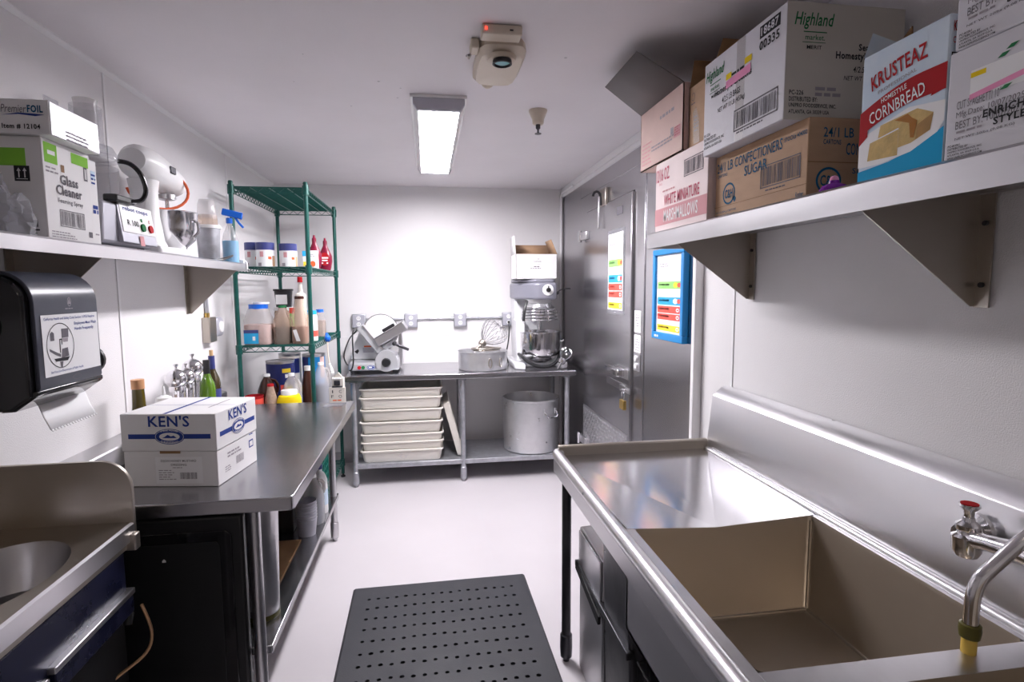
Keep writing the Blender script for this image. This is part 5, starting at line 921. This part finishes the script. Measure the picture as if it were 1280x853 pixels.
def syrup(x, y, lab):
    t = thing('syrup_bottle', lab, 'bottle', (x,y,Z2), 'dark red syrup bottles on the rack'); M().lathe([(0,0), (.03,0), (.036,.02), (.044,.07), (.042,.11), (.026,.155), (.014,.185), (.013,.20), (0,.20)], (x,y,Z2), 24, sx=1.15, sy=.7).build('body', 'syrupred', t); M().lathe([(0,.20), (.016,.20), (.015,.222), (.009,.228), (.007,.245), (0,.247)], (x,y,Z2), 16).build('cap', 'syrupred', t)
    F = fr('-y', x, y-.031, Z2); ell(t, F, 0, .085, .036, .05, 'red', 'label', .001, 20); txt(t, F, -.028, .085, .056, .018, 'SYRUP', 'paper', .02, off=.002) if False else None; lines(t, F, [(-.026,.088,.026,.10), (-.02,.07,.02,.08), (-.022,.05,-.012,.06), (.012,.05,.024,.06)], 'paper', 'label_print', .002)
syrup(-.80, 4.22, 'dark red syrup bottle standing behind the white tea box'); syrup(-.765, 4.45, 'dark red syrup bottle at the outer end of the rack shelf')
# shelf 3
def sqjar(name, lab, x, y, z, w_, h, m, lidm, fill=None, lv=.5, labm=None, lab2=None):
    t = thing(name, lab, 'jar', (x,y,z)); pr = [(w_*.47,0), (w_*.5,.012), (w_*.5,h*.60), (w_*.36,h*.86), (w_*.33,h*.90)]
    b_ = M().lathe([(0,0)] + pr, (x,y,z), 28, p=5).build('body', m, t); M().lathe([(0,h*.89), (w_*.36,h*.89), (w_*.36,h), (0,h)], (x,y,z), 24).build('lid', lidm, t)
    if fill: M().lathe([(0,.004), (w_*.46,.004), (w_*.485,.014), (w_*.485,h*lv), (0,h*lv)], (x,y,z), 28, p=5).build('contents', fill, b_)
    if labm:
        F = fr('-y', x - w_*.5, y - w_*.502, z); rect(t, F, w_*.06, h*.04, w_*.6, h*.36, labm, 'label', .002); rect(t, F, w_*.06, h*.30, w_*.6, h*.38, 'navylid', 'label', .0025); rect(t, F, w_*.38, h*.12, w_*.48, h*.22, 'paper', 'label', .0028); small(t, F, w_*.15, h*.33, w_*.35, 1, .01, 'paper')
    return t
t = sqjar('salt_jar', 'big square clear jar of pink salt with blue lid on the rack', -1.067, 3.745, Z3, .16, .255, 'cupclear', 'blueplastic', 'pinksalt', .5, 'sblue'); M().lathe([(0,.256), (.05,.256), (.05,.268), (0,.27)], (-1.052,3.76,Z3), 20).build('white_cap', 'whiteplastic', t)
jug('jug', 'half-full jug of dark vinegar with green cap on the rack', -.925, 3.76, Z3, .245, .058, 'cuptan', 'inkgreen', 'liqdark', .44, p=3, handle=False, capr=.026)
t = jug('pitcher_jug', 'tall clear jug of rust coloured sauce with brown cap on the rack', -.815, 3.74, Z3, .305, .052, 'cuptan', 'colabrown', 'liqrust', .36, p=2.6, handle=False, capr=.030); poly(t, fr('-y', -.85, 3.685, Z3+.02), [(0,.07), (.022,.075), (.045,.0), (.02,.0)], 'paper', 'tape_label', .001)
bottle('tall_bottle', 'tall cream sauce bottle with red cap on the rack', -.845, 3.92, Z3, [(.036,0), (.036,.27), (.034,.315), (.018,.325), (.012,.38), (.012,.40)], 'offplastic', [(.0165,.395), (.016,.432)], 'red')
t = bottle('brown_jar', 'brown jar with white lid under the black tub on the rack', -.985, 4.05, Z3, [(.062,0), (.064,.01), (.064,.19), (.058,.205)], 'oats', [(.066,.203), (.066,.226)], 'whiteplastic', cat='jar')
t = thing('black_tub', 'small black tub with white label on top of the brown jar', 'tub', (-.985, 4.05, Z3+.2265)); M().lathe([(0,0), (.050,0), (.060,.11), (.066,.112), (.066,.124), (0,.124)], (-.985,4.05,Z3+.227), 24).build('body', 'black', t); F = fr('-y', -1.03, 3.992, Z3+.227); rect(t, F, .008, .02, .082, .085, 'paper', 'label', .003); small(t, F, .015, .07, .06, 4, .013, 'inkpale', .35)
sqjar('spice_jar', 'speckled spice jar with blue lid near the rack end', -.79, 4.28, Z3, .075, .20, 'cupclear', 'blueplastic', 'oats', .6)
bottle('mustard_bottle', 'yellow bottle with blue cap beside the speckled spice jar', -.835, 4.10, Z3, [(.024,0), (.026,.008), (.026,.14), (.018,.165), (.016,.17)], 'yellow', [(.021,.168), (.021,.20)], 'sblue')
bottle('white_jar', 'white labelled jar behind the rack post with blue lid', -.775, 3.93, Z3, [(.03,0), (.032,.01), (.032,.16), (.026,.18)], 'whiteplastic', [(.028,.178), (.028,.205)], 'sblue', (.032,.03,.07,'sred'))
bottle('red_top_bottle', 'small bottle with red and blue top behind the vinegar jug', -.90, 3.93, Z3, [(.026,0), (.026,.17), (.02,.19)], 'sgreen', [(.024,.188), (.024,.225)], 'sred')
t = thing('tape_gun', 'blue handled clip with white cord tied to the rack shelf edge', 'clip', (-.705, 4.05, 1.21)); M().ball((-.698,4.02,1.215), .022, sz=1.2).build('blue_knob', 'blueplastic', t); M().obox((-.705,4.05,1.235), (.02,.05,.02), (.3,0,.3)).build('grip', 'blueplastic', t, .005); M().tube([(-.698,4.02,1.20), (-.69,3.97,1.16), (-.668,3.86,1.10), (-.64,3.74,1.065)], .004, 7, soft=True).build('cord', 'twine', t); M().tube([(-.645,3.76,1.07), (-.62,3.68,1.04), (-.605,3.63,1.02)], [.006,.010,.009], 8).build('nozzle', 'whiteplastic', t)
# shelf 4
def can10(x, y, m, lab, z=Z4, r=.079, h=.33, pr=()):
    t = thing('food_can', lab, 'can', (x,y,z), 'large food cans on the rack'); M().lathe([(0,0), (r,0), (r,.008), (r*.975,.012), (r*.975,h-.012), (r,h-.008), (r,h), (r*.95,h), (r*.95,h-.006), (0,h-.006)], (x,y,z), 30).build('can', 'steel', t); b_ = M().lathe([(r*.982,.016), (r*.982,h-.018)], (x,y,z), 30).build('label', m, t)
    for a0, a1, z0, z1, mm_ in pr:
        k = 6; v = [(x + r*.992*math.sin(a0+(a1-a0)*i/k), y - r*.992*math.cos(a0+(a1-a0)*i/k), z + h*q) for q in (z0, z1) for i in range(k+1)]; M().add(v, [(i,i+1,k+2+i,k+1+i) for i in range(k)]).build('label_print', mm_, t, recalc=False)
can10(-1.03, 4.06, 'canblue', 'large dark blue food can with yellow lettering on the rack', h=.36, r=.095, pr=((.35,1.0,.78,.86,'syellow'), (.55,.95,.68,.75,'paper'), (.45,1.1,.40,.52,'syellow'), (.2,.6,.38,.55,'sred'), (.5,.75,.52,.60,'paper')))
can10(-1.05, 4.42, 'offplastic', 'large food can with cream label behind the blue can', h=.37, r=.08, pr=((-1.,-.2,.1,.9,'canblue'), (.5,1.2,.6,.9,'canblue')))
can10(-.875, 4.42, 'framblue', 'large bright blue food can beside the rack post', h=.36, r=.085, pr=((-1.,-.3,.55,.95,'canblue'), (.75,1.3,.5,.95,'kraft_pink'), (-.6,-.2,.3,.55,'orange'), (.4,.8,.25,.4,'red')))
jug('jug', 'brown molasses jug with white cap before the dark blue can', -1.06, 3.83, Z4, .30, .062, 'colabrown', 'whiteplastic', rz=.2)
jug('jug', 'clear jug of blue liquid with white cap in the middle of the rack', -.905, 3.83, Z4, .30, .064, 'jug', 'whiteplastic', 'liqblue', .5, rz=-.4)
bottle('brown_bottle', 'dark brown bottle with white cap behind the clear jug', -.83, 3.98, Z4, [(.042,0), (.042,.2), (.03,.27), (.02,.30)], 'colabrown', [(.025,.295), (.025,.325)], 'whiteplastic')
jug('jug', 'white jug half full of dark blue liquid outside the rack post', -.785, 4.2, Z4, .32, .056, 'jug', 'whiteplastic', 'liqblue', .5, rz=.3)
jug('jug', 'tan jug with red cap on the rack beside the yellow jar', -1.0, 3.685, Z4, .255, .038, 'oats', 'red', capr=.02, handle=False)
t = thing('mustard_jar', 'yellow mustard jar with white lid at the rack front', 'jar', (-.89, 3.69, Z4)); M().lathe([(0,0), (.066,0), (.07,.01), (.07,.15), (.06,.178), (.045,.185)], (-.89,3.69,Z4), 26, p=3).build('body', 'yellow', t); M().lathe([(0,.184), (.05,.184), (.05,.208), (.047,.212), (0,.212)], (-.89,3.69,Z4), 24).build('lid', 'whiteplastic', t)
t = thing('red_tin', 'open red tin at the rack front beside the mustard jar', 'tin', (-1.09, 3.67, Z4)); M().lathe([(0,0), (.05,0), (.052,.18), (.055,.182), (.055,.187), (.05,.187), (.048,.01), (0,.01)], (-1.095,3.67,Z4), 26).build('body', 'red', t); M().lathe([(.0525,.05), (.0535,.17)], (-1.095,3.67,Z4), 26).build('label', 'sred', t)
